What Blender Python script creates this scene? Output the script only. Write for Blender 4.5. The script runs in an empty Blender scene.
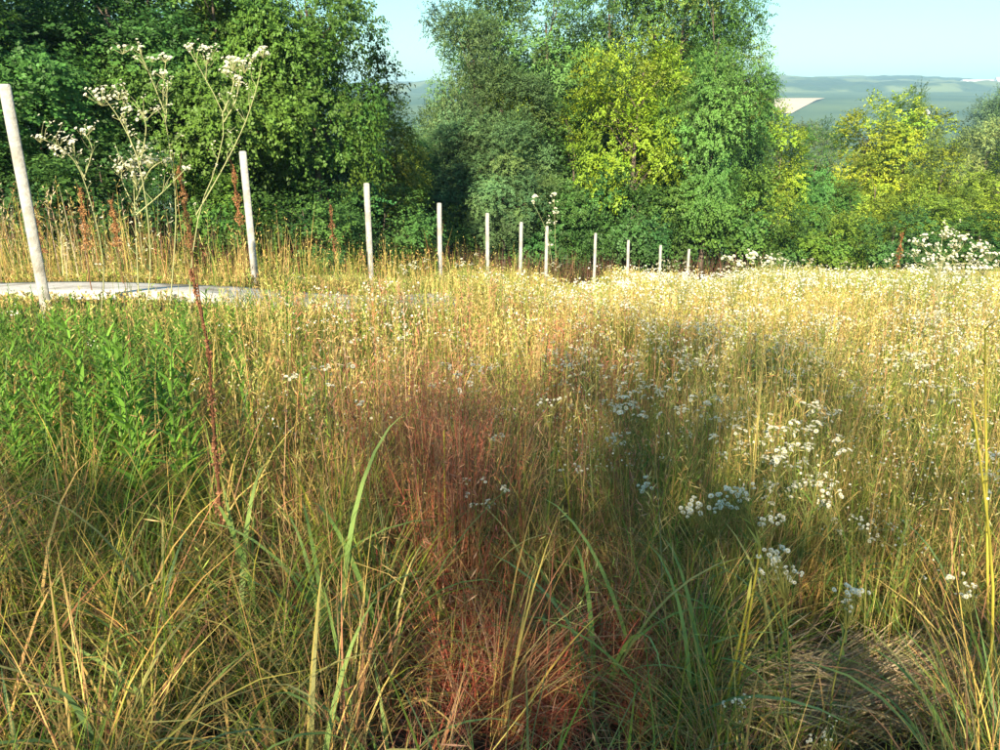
import bpy, math
import numpy as np
from mathutils import Matrix, Vector

# ------------------------------------------------------------------ camera
EYE = 1.6
PITCH = math.radians(18.3)
FPX = 832.0                       # focal length in pixels of a 1000 x 750 picture
scene = bpy.context.scene
COL = scene.collection
cam_data = bpy.data.cameras.new('camera')
cam = bpy.data.objects.new('camera', cam_data)
COL.objects.link(cam)
cam.location = (0, 0, EYE)
cam.rotation_euler = (math.radians(90) - PITCH, 0, 0)
cam_data.sensor_width = 36.0
cam_data.lens = FPX / 1000 * 36.0
cam_data.clip_start = 0.05
cam_data.clip_end = 12000
scene.camera = cam

# ------------------------------------------------------------------ sky, sun, exposure
SUN_ELEV = math.radians(27)
SUN_AZ = math.radians(14)         # the sun stands behind the camera, this far to the left
sun_from = Vector((-math.sin(SUN_AZ) * math.cos(SUN_ELEV), -math.cos(SUN_AZ) * math.cos(SUN_ELEV), math.sin(SUN_ELEV)))
world = bpy.data.worlds.new('World')
scene.world = world
world.use_nodes = True
wn, wl = world.node_tree.nodes, world.node_tree.links
wn.clear()
w_out = wn.new('ShaderNodeOutputWorld')
w_bg = wn.new('ShaderNodeBackground')
w_sky = wn.new('ShaderNodeTexSky')
w_sky.sky_type = 'NISHITA'
w_sky.sun_disc = False
w_sky.sun_elevation = SUN_ELEV
w_sky.sun_rotation = math.atan2(sun_from.x, sun_from.y)
w_sky.air_density = 1.2
w_sky.dust_density = 0.6
w_sky.ozone_density = 1.0
w_bg.inputs['Strength'].default_value = 0.084
w_tint = wn.new('ShaderNodeMix')
w_tint.data_type = 'RGBA'
w_tint.blend_type = 'MULTIPLY'
w_tint.inputs[0].default_value = 1.0
w_tint.inputs[7].default_value = (0.46, 0.72, 0.78, 1)
wl.new(w_sky.outputs[0], w_tint.inputs[6])
wl.new(w_tint.outputs[2], w_bg.inputs['Color'])
wl.new(w_bg.outputs[0], w_out.inputs['Surface'])
sun_data = bpy.data.lights.new('sun', 'SUN')
sun_data.energy = 4.6
sun_data.angle = math.radians(0.6)
sun_data.color = (1.0, 0.87, 0.66)
sun = bpy.data.objects.new('sun', sun_data)
COL.objects.link(sun)
sun.rotation_euler = sun_from.to_track_quat('Z', 'Y').to_euler()
vs = scene.view_settings
vs.view_transform = 'Standard'
vs.look = 'None'
vs.gamma = 1.0
vs.exposure = 1.6
vs.use_curve_mapping = False
cy = scene.cycles
cy.max_bounces = 8
cy.diffuse_bounces = 5
cy.glossy_bounces = 2
cy.transmission_bounces = 4
cy.volume_bounces = 0
cy.transparent_max_bounces = 6

# ------------------------------------------------------------------ camera geometry helpers (layout of the ground plan)
CP, SP = math.cos(PITCH), math.sin(PITCH)


def ray(px, py):
    u, v = (px - 500) / FPX, -(py - 375) / FPX
    return np.array([u, CP + v * SP, -SP + v * CP])


def pt(px, py, D):
    r = ray(px, py)
    return np.array([0, 0, EYE]) + r * (D / r[1])


RC = np.array([(-22, 7.9), (-14, 8.2), (-8, 8.6), (-5.2, 8.95), (-3.3, 9.6), (-1.9, 11.0), (-0.8, 13.5), (0.2, 17.0), (1.3, 21.0), (2.6, 26.0), (4.2, 31.0)], float)


def catmull(P, t):
    i = np.clip(t.astype(int), 0, len(P) - 2)
    f = (t - i)[:, None]
    a, b, c, d = P[np.clip(i - 1, 0, len(P) - 1)], P[i], P[i + 1], P[np.clip(i + 2, 0, len(P) - 1)]
    return 0.5 * (2 * b + (c - a) * f + (2 * a - 5 * b + 4 * c - d) * f ** 2 + (3 * b - a - 3 * c + d) * f ** 3)


RP = catmull(RC, np.linspace(0, len(RC) - 1, 140))


def road_dist(x, y):
    x, y = np.asarray(x, float), np.asarray(y, float)
    d = np.full(x.shape, 1e9)
    for k in range(0, len(RP), 2):
        d = np.minimum(d, (x - RP[k, 0]) ** 2 + (y - RP[k, 1]) ** 2)
    return np.sqrt(d)


KY = [-400, -60, -20, 36, 60, 120, 250, 500, 900, 1300, 2000, 2600, 3200, 7000]
KZ = [6, 6, 3.26, -5.87, -11.0, -24, -38, -42, -30, 0, 20, 44, 52, 30]


def hgt(x, y):
    x = np.asarray(x, float)
    y = np.asarray(y, float)
    z = np.interp(y, KY, KZ)
    xl = 0.5 * np.log1p(np.exp(np.clip(-x / 0.5, -40, 40)))
    raise_ = 0.25 * 6 * (1 - np.exp(-xl / 6))
    raise_ = raise_ + np.where((y > 0) & (y < 40), np.interp(x, [-5.8, -3.3, 1.0], [0.1, 0.36, 0.28]) * np.exp(-(road_dist(x, y) / 2.3) ** 2), 0) * np.clip((24 - y) / 8, 0, 1)
    z = z + raise_ * np.clip((90 - y) / 50, 0, 1) * np.clip((y + 30) / 20, 0, 1)
    near = np.clip((60 - y) / 20, 0, 1)
    z = z + near * (0.035 * np.sin(x * 1.1 + 0.7 * y) + 0.03 * np.sin(2.1 * y - 0.9 * x + 1.0))
    far = np.clip((y - 1400) / 900, 0, 1)
    z = z + far * (9 * np.sin(x / 620 + 0.6) + 5 * np.sin(x / 210 + 2.0) - 0.012 * np.abs(x - 700))
    return z


def h1(x, y):
    return float(hgt(x, y))


def X_at(px, D):
    x = (px - 500) / FPX * D
    for _ in range(8):
        x = (px - 500) / FPX * (D * CP - (h1(x, D) - EYE) * SP)
    return x


def on_ground(px, py, lift=0.0):
    r = ray(px, py)
    t = 0.5
    while t < 60:
        p = np.array([0, 0, EYE]) + r * t
        if p[2] < h1(p[0], p[1]) + lift:
            return p
        t += 0.02
    return p


def project(x, y, z):
    dz = z - EYE
    f = y * CP - dz * SP
    u = y * SP + dz * CP
    return 500 + FPX * x / f, 375 - FPX * u / f


# ------------------------------------------------------------------ mesh helpers
def build_mesh(name, V, polys, col=None, smooth=False):
    """polys: list of int arrays (n, k)."""
    me = bpy.data.meshes.new(name)
    V = np.asarray(V, np.float32)
    me.vertices.add(len(V))
    me.vertices.foreach_set('co', V.ravel())
    polys = [np.asarray(p, np.int32) for p in polys if len(p)]
    loops = np.concatenate([p.ravel() for p in polys])
    sizes = np.concatenate([np.full(len(p), p.shape[1], np.int32) for p in polys])
    starts = np.concatenate([[0], np.cumsum(sizes)[:-1]]).astype(np.int32)
    me.loops.add(len(loops))
    me.loops.foreach_set('vertex_index', loops)
    me.polygons.add(len(sizes))
    me.polygons.foreach_set('loop_start', starts)
    try:
        me.polygons.foreach_set('loop_total', sizes)
    except Exception:
        pass
    if smooth:
        me.polygons.foreach_set('use_smooth', np.ones(len(sizes), bool))
    if col is not None:
        a = me.attributes.new('tint', 'FLOAT_COLOR', 'POINT')
        c = np.ones((len(V), 4), np.float32)
        c[:, :3] = col
        a.data.foreach_set('color', c.ravel())
    me.update(calc_edges=True)
    me.validate()
    return me


def obj(name, me, mat=None, parent=None, loc=None):
    o = bpy.data.objects.new(name, me)
    COL.objects.link(o)
    if mat is not None and me is not None and not me.materials:
        me.materials.append(mat)
    if parent is not None:
        o.parent = parent
    if loc is not None:
        o.location = loc
    return o


def tag(o, label=None, cat=None, group=None, kind=None):
    if label:
        o['label'] = label
    if cat:
        o['category'] = cat
    if group:
        o['group'] = group
    if kind:
        o['kind'] = kind
    return o


def empty(name, loc=(0, 0, 0), rz=0.0):
    e = bpy.data.objects.new(name, None)
    e.empty_display_size = 0.1
    COL.objects.link(e)
    e.location = loc
    e.rotation_euler = (0, 0, rz)
    return e


class Acc:
    """Collects vertices, faces and colours of one mesh."""

    def __init__(self):
        self.V, self.F, self.C, self.n = [], {}, [], 0

    def add(self, V, F, C):
        V = np.asarray(V, float).reshape(-1, 3)
        C = np.broadcast_to(np.asarray(C, float), V.shape)
        for f in F:
            f = np.asarray(f)
            if len(f):
                self.F.setdefault(f.shape[1], []).append(f + self.n)
        self.V.append(V)
        self.C.append(C)
        self.n += len(V)

    def mesh(self, name, smooth=False):
        return build_mesh(name, np.concatenate(self.V), [np.concatenate(v) for v in self.F.values()], np.concatenate(self.C), smooth)


def norm(a):
    return a / np.maximum(np.linalg.norm(a, axis=-1, keepdims=True), 1e-9)


def blades(base, L, W, az, th0, th1, S, face=None, curl=1.0, prof=1.2):
    """Ribbons: centre line starts at base leaning th0 from upright towards az and bends by th1. Returns V, faces."""
    N = len(base)
    t = (np.arange(S) + 0.5) / S
    th = th0[:, None] + th1[:, None] * t[None, :] ** curl
    ds = (L / S)[:, None]
    hx, hz = np.sin(th) * ds, np.cos(th) * ds
    R = np.concatenate([np.zeros((N, 1)), np.cumsum(hx, 1)], 1)
    Z = np.concatenate([np.zeros((N, 1)), np.cumsum(hz, 1)], 1)
    ca, sa = np.cos(az)[:, None], np.sin(az)[:, None]
    P = np.stack([base[:, 0:1] + R * ca, base[:, 1:2] + R * sa, base[:, 2:3] + Z], -1)
    f = az + math.pi / 2 if face is None else face
    side = np.stack([np.cos(f), np.sin(f), np.zeros(N)], -1)
    tt = np.arange(S) / S
    w = (W[:, None] * 0.5) * (0.75 + 0.25 * np.sin(tt * math.pi))[None, :] * (1 - tt[None, :] ** prof * 0.75)
    A = P[:, :S] + side[:, None, :] * w[:, :, None]
    B = P[:, :S] - side[:, None, :] * w[:, :, None]
    k = 2 * S + 1
    V = np.empty((N, k, 3))
    V[:, 0:2 * S:2] = A
    V[:, 1:2 * S:2] = B
    V[:, 2 * S] = P[:, S]
    o = (np.arange(N) * k)[:, None, None]
    q = np.array([[2 * i, 2 * i + 1, 2 * i + 3, 2 * i + 2] for i in range(S - 1)]).reshape(1, S - 1, 4)
    quads = (o + q).reshape(-1, 4)
    tri = (o[:, 0] + np.array([[2 * S - 2, 2 * S - 1, 2 * S]]))
    return V.reshape(-1, 3), [quads, tri], P


def tube(pts, radii, sides=5):
    pts = np.asarray(pts, float)
    n = len(pts)
    d = norm(np.gradient(pts, axis=0))
    ref = np.where(np.abs(d[:, 2:3]) > 0.9, np.array([[1., 0, 0]]), np.array([[0, 0, 1.]]))
    u = norm(np.cross(d, ref))
    for i in range(1, n):
        if np.dot(u[i], u[i - 1]) < 0:
            u[i] = -u[i]
    v = np.cross(d, u)
    a = np.arange(sides) / sides * 2 * math.pi
    ring = np.cos(a)[None, :, None] * u[:, None] + np.sin(a)[None, :, None] * v[:, None]
    V = (pts[:, None] + ring * np.asarray(radii)[:, None, None]).reshape(-1, 3)
    F = []
    for i in range(n - 1):
        for j in range(sides):
            F.append([i * sides + j, i * sides + (j + 1) % sides, (i + 1) * sides + (j + 1) % sides, (i + 1) * sides + j])
    return V, [np.array(F)]


def vnoise(x, y, s, seed):
    """Smooth value noise on the plan, 0..1."""
    r = np.random.default_rng(seed).random((64, 64))
    gx, gy = x / s + 1000.3, y / s + 1000.7
    ix, iy = np.floor(gx).astype(int), np.floor(gy).astype(int)
    fx, fy = gx - ix, gy - iy
    fx, fy = fx * fx * (3 - 2 * fx), fy * fy * (3 - 2 * fy)
    g = lambda a, b: r[a % 64, b % 64]
    return (g(ix, iy) * (1 - fx) + g(ix + 1, iy) * fx) * (1 - fy) + (g(ix, iy + 1) * (1 - fx) + g(ix + 1, iy + 1) * fx) * fy


# ------------------------------------------------------------------ materials
def new_mat(name):
    m = bpy.data.materials.new(name)
    m.use_nodes = True
    nt = m.node_tree
    nt.nodes.clear()
    return m, nt.nodes, nt.links


def leaf_material(name, translucent=0.3, vary=0.25, rough=0.55, spec=0.25):
    m, n, l = new_mat(name)
    out = n.new('ShaderNodeOutputMaterial')
    at = n.new('ShaderNodeAttribute')
    at.attribute_name = 'tint'
    oi = n.new('ShaderNodeObjectInfo')
    mr = n.new('ShaderNodeMapRange')
    mr.inputs['To Min'].default_value = 1 - vary
    mr.inputs['To Max'].default_value = 1 + vary
    l.new(oi.outputs['Random'], mr.inputs['Value'])
    mul = n.new('ShaderNodeMix')
    mul.data_type = 'RGBA'
    mul.blend_type = 'MULTIPLY'
    mul.inputs[0].default_value = 1.0
    l.new(at.outputs['Color'], mul.inputs[6])
    l.new(mr.outputs[0], mul.inputs[7])
    mul2 = n.new('ShaderNodeMix')
    mul2.data_type = 'RGBA'
    mul2.blend_type = 'MULTIPLY'
    mul2.inputs[0].default_value = 1.0
    l.new(mul.outputs[2], mul2.inputs[6])
    l.new(oi.outputs['Color'], mul2.inputs[7])
    p = n.new('ShaderNodeBsdfPrincipled')
    p.inputs['Roughness'].default_value = rough
    p.inputs['Specular IOR Level'].default_value = spec
    l.new(mul2.outputs[2], p.inputs['Base Color'])
    tr = n.new('ShaderNodeBsdfTranslucent')
    l.new(mul2.outputs[2], tr.inputs['Color'])
    mx = n.new('ShaderNodeMixShader')
    mx.inputs[0].default_value = translucent
    l.new(p.outputs[0], mx.inputs[1])
    l.new(tr.outputs[0], mx.inputs[2])
    l.new(mx.outputs[0], out.inputs['Surface'])
    return m


def noisy_material(name, c0, c1, scale, rough=0.85, c2=None, scale2=3.0, bump=0.0, c2_edge=(0.52, 0.68)):
    m, n, l = new_mat(name)
    out = n.new('ShaderNodeOutputMaterial')
    p = n.new('ShaderNodeBsdfPrincipled')
    p.inputs['Roughness'].default_value = rough
    p.inputs['Specular IOR Level'].default_value = 0.2
    tc = n.new('ShaderNodeTexCoord')
    nz = n.new('ShaderNodeTexNoise')
    nz.inputs['Scale'].default_value = scale
    nz.inputs['Detail'].default_value = 8
    nz.inputs['Roughness'].default_value = 0.65
    l.new(tc.outputs['Object'], nz.inputs['Vector'])
    cr = n.new('ShaderNodeValToRGB')
    cr.color_ramp.elements[0].position = 0.3
    cr.color_ramp.elements[1].position = 0.7
    cr.color_ramp.elements[0].color = (*c0, 1)
    cr.color_ramp.elements[1].color = (*c1, 1)
    l.new(nz.outputs['Fac'], cr.inputs['Fac'])
    src = cr.outputs['Color']
    if c2 is not None:
        n2 = n.new('ShaderNodeTexNoise')
        n2.inputs['Scale'].default_value = scale2
        n2.inputs['Detail'].default_value = 6
        l.new(tc.outputs['Object'], n2.inputs['Vector'])
        r2 = n.new('ShaderNodeMapRange')
        r2.inputs['From Min'].default_value, r2.inputs['From Max'].default_value = c2_edge
        l.new(n2.outputs['Fac'], r2.inputs['Value'])
        mx = n.new('ShaderNodeMix')
        mx.data_type = 'RGBA'
        l.new(r2.outputs[0], mx.inputs[0])
        l.new(src, mx.inputs[6])
        mx.inputs[7].default_value = (*c2, 1)
        src = mx.outputs[2]
    l.new(src, p.inputs['Base Color'])
    if bump:
        b = n.new('ShaderNodeBump')
        b.inputs['Strength'].default_value = bump
        b.inputs['Distance'].default_value = 0.02
        l.new(nz.outputs['Fac'], b.inputs['Height'])
        l.new(b.outputs[0], p.inputs['Normal'])
    l.new(p.outputs[0], out.inputs['Surface'])
    return m


M = {
    'grass': leaf_material('grass_blades', 0.35, 0.0),
    'leaf': leaf_material('foliage', 0.20, 0.18),
    'weed': leaf_material('weed_leaf', 0.30, 0.2),
    'petal': leaf_material('petal', 0.35, 0.08, 0.7, 0.1),
    'bark': noisy_material('bark', (0.05, 0.04, 0.03), (0.17, 0.13, 0.095), 9, 0.9, bump=0.6),
    'concrete': noisy_material('post_concrete', (0.30, 0.285, 0.25), (0.50, 0.48, 0.43), 22, 0.9, (0.16, 0.14, 0.10), 4, 0.6, (0.50, 0.72)),
    'road': noisy_material('road_concrete', (0.50, 0.46, 0.40), (0.72, 0.67, 0.59), 6, 0.9, (0.27, 0.23, 0.16), 1.6, 0.8, (0.47, 0.64)),
    'soil': noisy_material('soil', (0.035, 0.024, 0.015), (0.10, 0.07, 0.04), 5, 0.95, (0.05, 0.065, 0.02), 0.7, 0.5),
    'forest': noisy_material('hill_woodland', (0.025, 0.055, 0.02), (0.055, 0.095, 0.03), 0.02, 0.95, (0.15, 0.19, 0.07), 0.006, 0.0, (0.5, 0.56)),
    'stubble': noisy_material('stubble', (0.62, 0.46, 0.28), (0.74, 0.58, 0.38), 0.03, 0.95),
    'plaster': noisy_material('white_plaster', (0.74, 0.74, 0.72), (0.82, 0.82, 0.80), 0.3, 0.8),
    'tile': noisy_material('roof_sheet', (0.55, 0.50, 0.48), (0.68, 0.64, 0.62), 0.2, 0.8),
    'glass': noisy_material('dark_pane', (0.05, 0.06, 0.07), (0.08, 0.09, 0.1), 0.5, 0.15),
}

# ------------------------------------------------------------------ ground sheet, far hill, field, road
def axis(dense0, dense1, step, lo, hi, grow=1.12):
    a = list(np.arange(dense0, dense1 + 1e-6, step))
    s = step
    while a[-1] < hi:
        s *= grow
        a.append(min(a[-1] + s, hi))
    s = step
    while a[0] > lo:
        s *= grow
        a.insert(0, max(a[0] - s, lo))
    return np.array(a)


def grid_mesh(name, xs, ys, fz):
    X, Y = np.meshgrid(xs, ys)
    Z = fz(X, Y)
    V = np.stack([X, Y, Z], -1).reshape(-1, 3)
    nx, ny = len(xs), len(ys)
    i = (np.arange(ny - 1)[:, None] * nx + np.arange(nx - 1)[None]).ravel()
    return build_mesh(name, V, [np.stack([i, i + 1, i + nx + 1, i + nx], -1)], smooth=True)


XS = axis(-14, 20, 0.5, -4200, 4200)
YS = axis(-6, 40, 0.5, -380, 6800)
gm = M['soil'].node_tree
g_tc = gm.nodes.new('ShaderNodeTexCoord')
g_sp = gm.nodes.new('ShaderNodeSeparateXYZ')
gm.links.new(g_tc.outputs['Object'], g_sp.inputs[0])
g_mr = gm.nodes.new('ShaderNodeMapRange')
g_mr.inputs['From Min'].default_value, g_mr.inputs['From Max'].default_value = 34, 60
gm.links.new(g_sp.outputs['Y'], g_mr.inputs['Value'])
g_n = gm.nodes.new('ShaderNodeTexNoise')
g_n.inputs['Scale'].default_value = 0.006
g_n.inputs['Detail'].default_value = 5
gm.links.new(g_tc.outputs['Object'], g_n.inputs['Vector'])
g_r = gm.nodes.new('ShaderNodeValToRGB')
g_r.color_ramp.elements[0].position, g_r.color_ramp.elements[0].color = 0.4, (0.04, 0.085, 0.025, 1)
g_r.color_ramp.elements[1].position, g_r.color_ramp.elements[1].color = 0.65, (0.11, 0.16, 0.05, 1)
gm.links.new(g_n.outputs['Fac'], g_r.inputs['Fac'])
g_mx = gm.nodes.new('ShaderNodeMix')
g_mx.data_type = 'RGBA'
g_p = [q_ for q_ in gm.nodes if q_.type == 'BSDF_PRINCIPLED'][0]
gm.links.new(g_mr.outputs[0], g_mx.inputs[0])
gm.links.new(g_p.inputs['Base Color'].links[0].from_socket, g_mx.inputs[6])
gm.links.new(g_r.outputs['Color'], g_mx.inputs[7])
gm.links.new(g_mx.outputs[2], g_p.inputs['Base Color'])
ground = obj('ground', grid_mesh('ground', XS, YS, hgt), M['soil'])
tag(ground, kind='structure')


def canopy(X, Y):
    r = 7.0 * vnoise(X, Y, 26, 3) + 6.0 * vnoise(X, Y, 60, 4) + 14 * vnoise(X, Y, 260, 9)
    clearing = np.clip((np.abs(X - 1320) - 130) / 50, 0, 1)       # open ground round the farm
    edge = np.clip((Y - 1760 - 320 * vnoise(X, Y * 0, 240, 17)) / 50, 0, 1) * np.maximum(clearing, np.clip((Y - 2420) / 60, 0, 1))
    return hgt(X, Y) - 1 + (3 + r) * edge


hill = obj('hills', grid_mesh('hills', np.arange(-1500, 2900, 13.0), np.arange(1740, 3560, 14.0), canopy), M['forest'])
tag(hill, kind='structure')

fx = np.linspace(X_at(742, 1250), X_at(818, 1250), 14)
fy = np.linspace(1090, 1400, 20)
field_me = grid_mesh('field', fx, fy, lambda x, y: hgt(x + 0.5 * (y - 1270), y) + 1.5)
for v_ in field_me.vertices:
    v_.co.x += 0.5 * (v_.co.y - 1270)
field = obj('field', field_me, M['stubble'])
tag(field, kind='structure')

# road: comes in from the left, passes between the first two posts, then follows the fence
def post_xy(n):
    D = 3.75 * (n + 2)
    px = 719 - 1428 / (n + 2)
    return X_at(px, D), D


p0, p1 = np.array(post_xy(0)), np.array(post_xy(1))
fdir = (np.array(post_xy(5)) - p0)
fdir /= np.linalg.norm(fdir)
fright = np.array([fdir[1], -fdir[0]])
rd = norm(np.gradient(RP, axis=0))
rn = np.stack([-rd[:, 1], rd[:, 0]], -1)
RW = 0.75
cross = np.array([-1, -0.98, -0.5, 0, 0.5, 0.98, 1]) * RW
lift = np.array([-0.15, 0.07, 0.085, 0.09, 0.085, 0.07, -0.15])
Vr = []
for k in range(len(RP)):
    zc = [h1(RP[k, 0] + rn[k, 0] * c, RP[k, 1] + rn[k, 1] * c) for c in cross]
    for c, lf, z in zip(cross, lift, zc):
        Vr.append((RP[k, 0] + rn[k, 0] * c, RP[k, 1] + rn[k, 1] * c, z + lf))
ii = (np.arange(len(RP) - 1)[:, None] * 7 + np.arange(6)[None]).ravel()
road = obj('road', build_mesh('road', Vr, [np.stack([ii, ii + 1, ii + 8, ii + 7], -1)]), M['road'])
tag(road, kind='structure')


# ------------------------------------------------------------------ fence posts
def box_mesh(name, w, d, h, bevel):
    """Upright bar with chamfered edges and a slightly pyramidal top."""
    V, F = [], []
    def ring(z, s, b):
        hw, hd = w / 2 * s, d / 2 * s
        return [(hw - b, -hd, z), (hw, -hd + b, z), (hw, hd - b, z), (hw - b, hd, z), (-hw + b, hd, z), (-hw, hd - b, z), (-hw, -hd + b, z), (-hw + b, -hd, z)]
    rings = [ring(0, 1, bevel), ring(h - 0.02, 1, bevel), ring(h, 0.8, bevel)]
    for r in rings:
        V += r
    for k in range(2):
        for j in range(8):
            F.append([k * 8 + j, k * 8 + (j + 1) % 8, (k + 1) * 8 + (j + 1) % 8, (k + 1) * 8 + j])
    return build_mesh(name, V, [np.array(F), np.array([[16, 17, 18, 19, 20, 21, 22, 23]])])


post_me = box_mesh('fence_post', 0.088, 0.088, 2.75, 0.012)
ORD = ['first', 'second', 'third', 'fourth', 'fifth', 'sixth', 'seventh', 'eighth', 'ninth', 'tenth', 'eleventh', 'twelfth']
rng = np.random.default_rng(11)
# (pixel of the top, depth) of each post; the row bends and thins out beyond the seventh
tops = [(5, 84), (243, 151), (366, 183), (440, 203), (487, 213), (521, 222), (547, 226), (596, 233), (629, 240), (661, 245), (689, 249), (785, 262)]
depths = [7.5, 11.25, 15.0, 18.75, 22.5, 25.0, 26.5, 26.0, 27.0, 28.0, 29.0, 29.5]
for k, ((tx, ty), D) in enumerate(zip(tops, depths)):
    top = pt(tx, ty, D)
    gz = h1(top[0], top[1])
    H = top[2] - gz
    if k == 0:
        lab = 'tall pale square concrete post leaning in the grass beside the road'
    elif k == len(tops) - 1:
        lab = 'short pale stake standing alone past the end of the post row'
    else:
        lab = f'pale concrete fence post, {ORD[k]} in the row from the tall leaning one'
    o = obj('fence_post', post_me, M['concrete'])
    o.scale = (1.0 if k < 7 else 0.85 if k < 11 else 0.6, 1.0 if k < 7 else 0.85 if k < 11 else 0.6, (H + 0.35) / 2.75)
    lean = (rng.normal(0, 0.010), rng.normal(0, 0.012))
    if k == 0:
        lean = (0.0, -0.01)
    o.rotation_euler = (lean[0], lean[1], math.radians(28) + rng.normal(0, 0.12))
    o.location = (top[0] - H * math.sin(lean[1]), top[1] + H * math.sin(lean[0]), gz - 0.35)
    tag(o, lab, 'post', 'posts of the fence beside the road')

# ------------------------------------------------------------------ trees
def crown_mesh(name, seed, H, R, z0, nclump, sprays, leaflets, L, W, base, var=0.3, clump=0.6, airy=0.0, cone=0.0, spray_len=0.35, droop=0.25, wild=0.55, nlobe=13):
    """Crown of leaf sprays gathered in clumps; returns mesh and clump centres (for the limbs)."""
    r = np.random.default_rng(seed)
    zm, zh = (z0 + H) / 2, (H - z0) / 2
    # main boughs spread over the crown, then leaf clumps on the outer side of each bough
    lobes = [norm(r.normal(size=3))]
    while len(lobes) < nlobe:
        cand = norm(r.normal(size=(12, 3)))
        lobes.append(cand[np.argmax([min(np.linalg.norm(c_ - q_) for q_ in lobes) for c_ in cand])])
    lobes = np.array(lobes) * (0.58 + 0.26 * r.random((nlobe, 1)))
    lr = 0.24 + 0.16 * r.random(nlobe)
    li = r.integers(0, nlobe, nclump)
    d = lobes[li] + norm(r.normal(size=(nclump, 3)) + lobes[li] * 0.8 + np.array([0, 0, 0.35])) * (lr[li] * (0.45 + 0.55 * r.random(nclump) ** 0.6))[:, None]
    core = r.random(nclump) < 0.12
    d[core] *= 0.35
    zc = zm + d[:, 2] * zh
    f = (zc - z0) / (H - z0)
    taper = np.clip(1 - cone * np.clip(f, 0, 1), 0.1, 1)
    C = np.stack([d[:, 0] * R * taper, d[:, 1] * R * taper, zc], -1)
    out = norm(np.stack([C[:, 0] / R, C[:, 1] / R, (C[:, 2] - zm) / zh * 0.7], -1) + np.array([0, 0, 0.35]))
    cs = clump * (0.7 + 0.6 * r.random(nclump))
    nsp = np.maximum(6, (sprays * (cs / clump) ** 2 * (1 - airy * r.random(nclump))).astype(int))
    idx = np.repeat(np.arange(nclump), nsp)
    n = len(idx)
    u = norm(r.normal(size=(n, 3)) + out[idx] * 0.5)
    st = C[idx] + u * (cs[idx] * (0.45 + 0.6 * r.random(n)))[:, None] * np.array([1, 1, 0.72])
    dr = norm(u * 0.7 + out[idx] * 0.5 + r.normal(size=(n, 3)) * wild)
    ln = spray_len * (0.6 + 0.8 * r.random(n))
    m = leaflets
    t = (np.arange(m) + 0.6) / m
    pos = st[:, None] + dr[:, None] * (ln[:, None] * t)[..., None]
    pos[..., 2] -= droop * (ln[:, None] * t ** 2)
    nrm = norm(out[idx][:, None] * 0.7 + u[:, None] * 0.45 + np.array([0, 0, 0.4]) + r.normal(size=(n, m, 3)) * 0.36)
    sd = norm(np.cross(nrm, dr[:, None]))
    sgn = np.where(np.arange(m) % 2 == 0, 1.0, -1.0)[None, :, None]
    a = norm(sd * sgn + dr[:, None] * 0.6 + r.normal(size=(n, m, 3)) * 0.25)
    b = norm(np.cross(nrm, a))
    l = (L * (0.7 + 0.6 * r.random((n, m))))[..., None]
    w = l * (W / L)
    V = np.stack([pos, pos + a * l * 0.45 + b * w * 0.5, pos + a * l - nrm * l * 0.12, pos + a * l * 0.45 - b * w * 0.5], 2)
    N = n * m
    F = np.arange(N * 4).reshape(N, 4)
    cb = 1 + var * r.normal(size=nclump)
    hue = r.normal(size=nclump) * 0.12
    c = np.asarray(base)[None] * np.clip(cb, 0.5, 1.7)[:, None]
    c = c * (1 + hue[:, None] * np.array([1.0, 0.25, -0.4]))
    col = c[idx][:, None, None, :] * (0.86 + 0.28 * r.random((n, m, 1, 1))) * np.ones((1, 1, 4, 1))
    return build_mesh(name, V.reshape(-1, 3), [F], col.reshape(-1, 3)), C


def trunk_mesh(name, seed, H, C, rad, z0, lean=0.05, limbs=26):
    r = np.random.default_rng(seed + 500)
    acc = Acc()
    k = 7
    zz = np.linspace(-0.3, H * 0.82, k)
    wob = np.cumsum(r.normal(0, lean, (k, 2)), 0) * (H / 8)
    wob[0] = 0
    P = np.concatenate([wob, zz[:, None]], 1)
    V, F = tube(P, rad * (1 - 0.8 * np.linspace(0, 1, k)) * np.where(np.arange(k) == 0, 1.35, 1.0), 8)
    acc.add(V, F, (0.1, 0.08, 0.06))
    order = r.permutation(len(C))[:limbs]
    for j in order:
        c = C[j]
        zs = np.clip(c[2] - (0.25 + 0.35 * r.random()) * np.hypot(c[0], c[1]) - 0.4, z0 * 0.55, H * 0.75)
        f = np.interp(zs, zz, np.arange(k))
        i = min(int(f), k - 2)
        s = P[i] + (P[i + 1] - P[i]) * (f - i)
        mid = (s + c) / 2 + np.array([0, 0, 0.12 * np.linalg.norm(c - s)]) + r.normal(0, 0.08, 3)
        r0 = rad * 0.34 * (0.6 + 0.6 * r.random()) * (1 - 0.6 * zs / H)
        V, F = tube([s, (s + mid) / 2 + r.normal(0, .04, 3), mid, c], [r0, r0 * 0.8, r0 * 0.55, r0 * 0.2], 5)
        acc.add(V, F, (0.1, 0.08, 0.06))
    return acc.mesh(name, True)


KIND = {}


def tree_kind(key, seed, H=8.0, R=2.6, z0=1.2, rad=0.14, limbs=26, **kw):
    cm, C = crown_mesh('crown_' + key, seed, H, R, z0, base=kw.pop('base'), **kw)
    tm = trunk_mesh('trunk_' + key, seed, H, C, rad, z0, limbs=limbs)
    cm.materials.append(M['leaf'])
    tm.materials.append(M['bark'])
    KIND[key] = (H, R, cm, tm)


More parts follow.
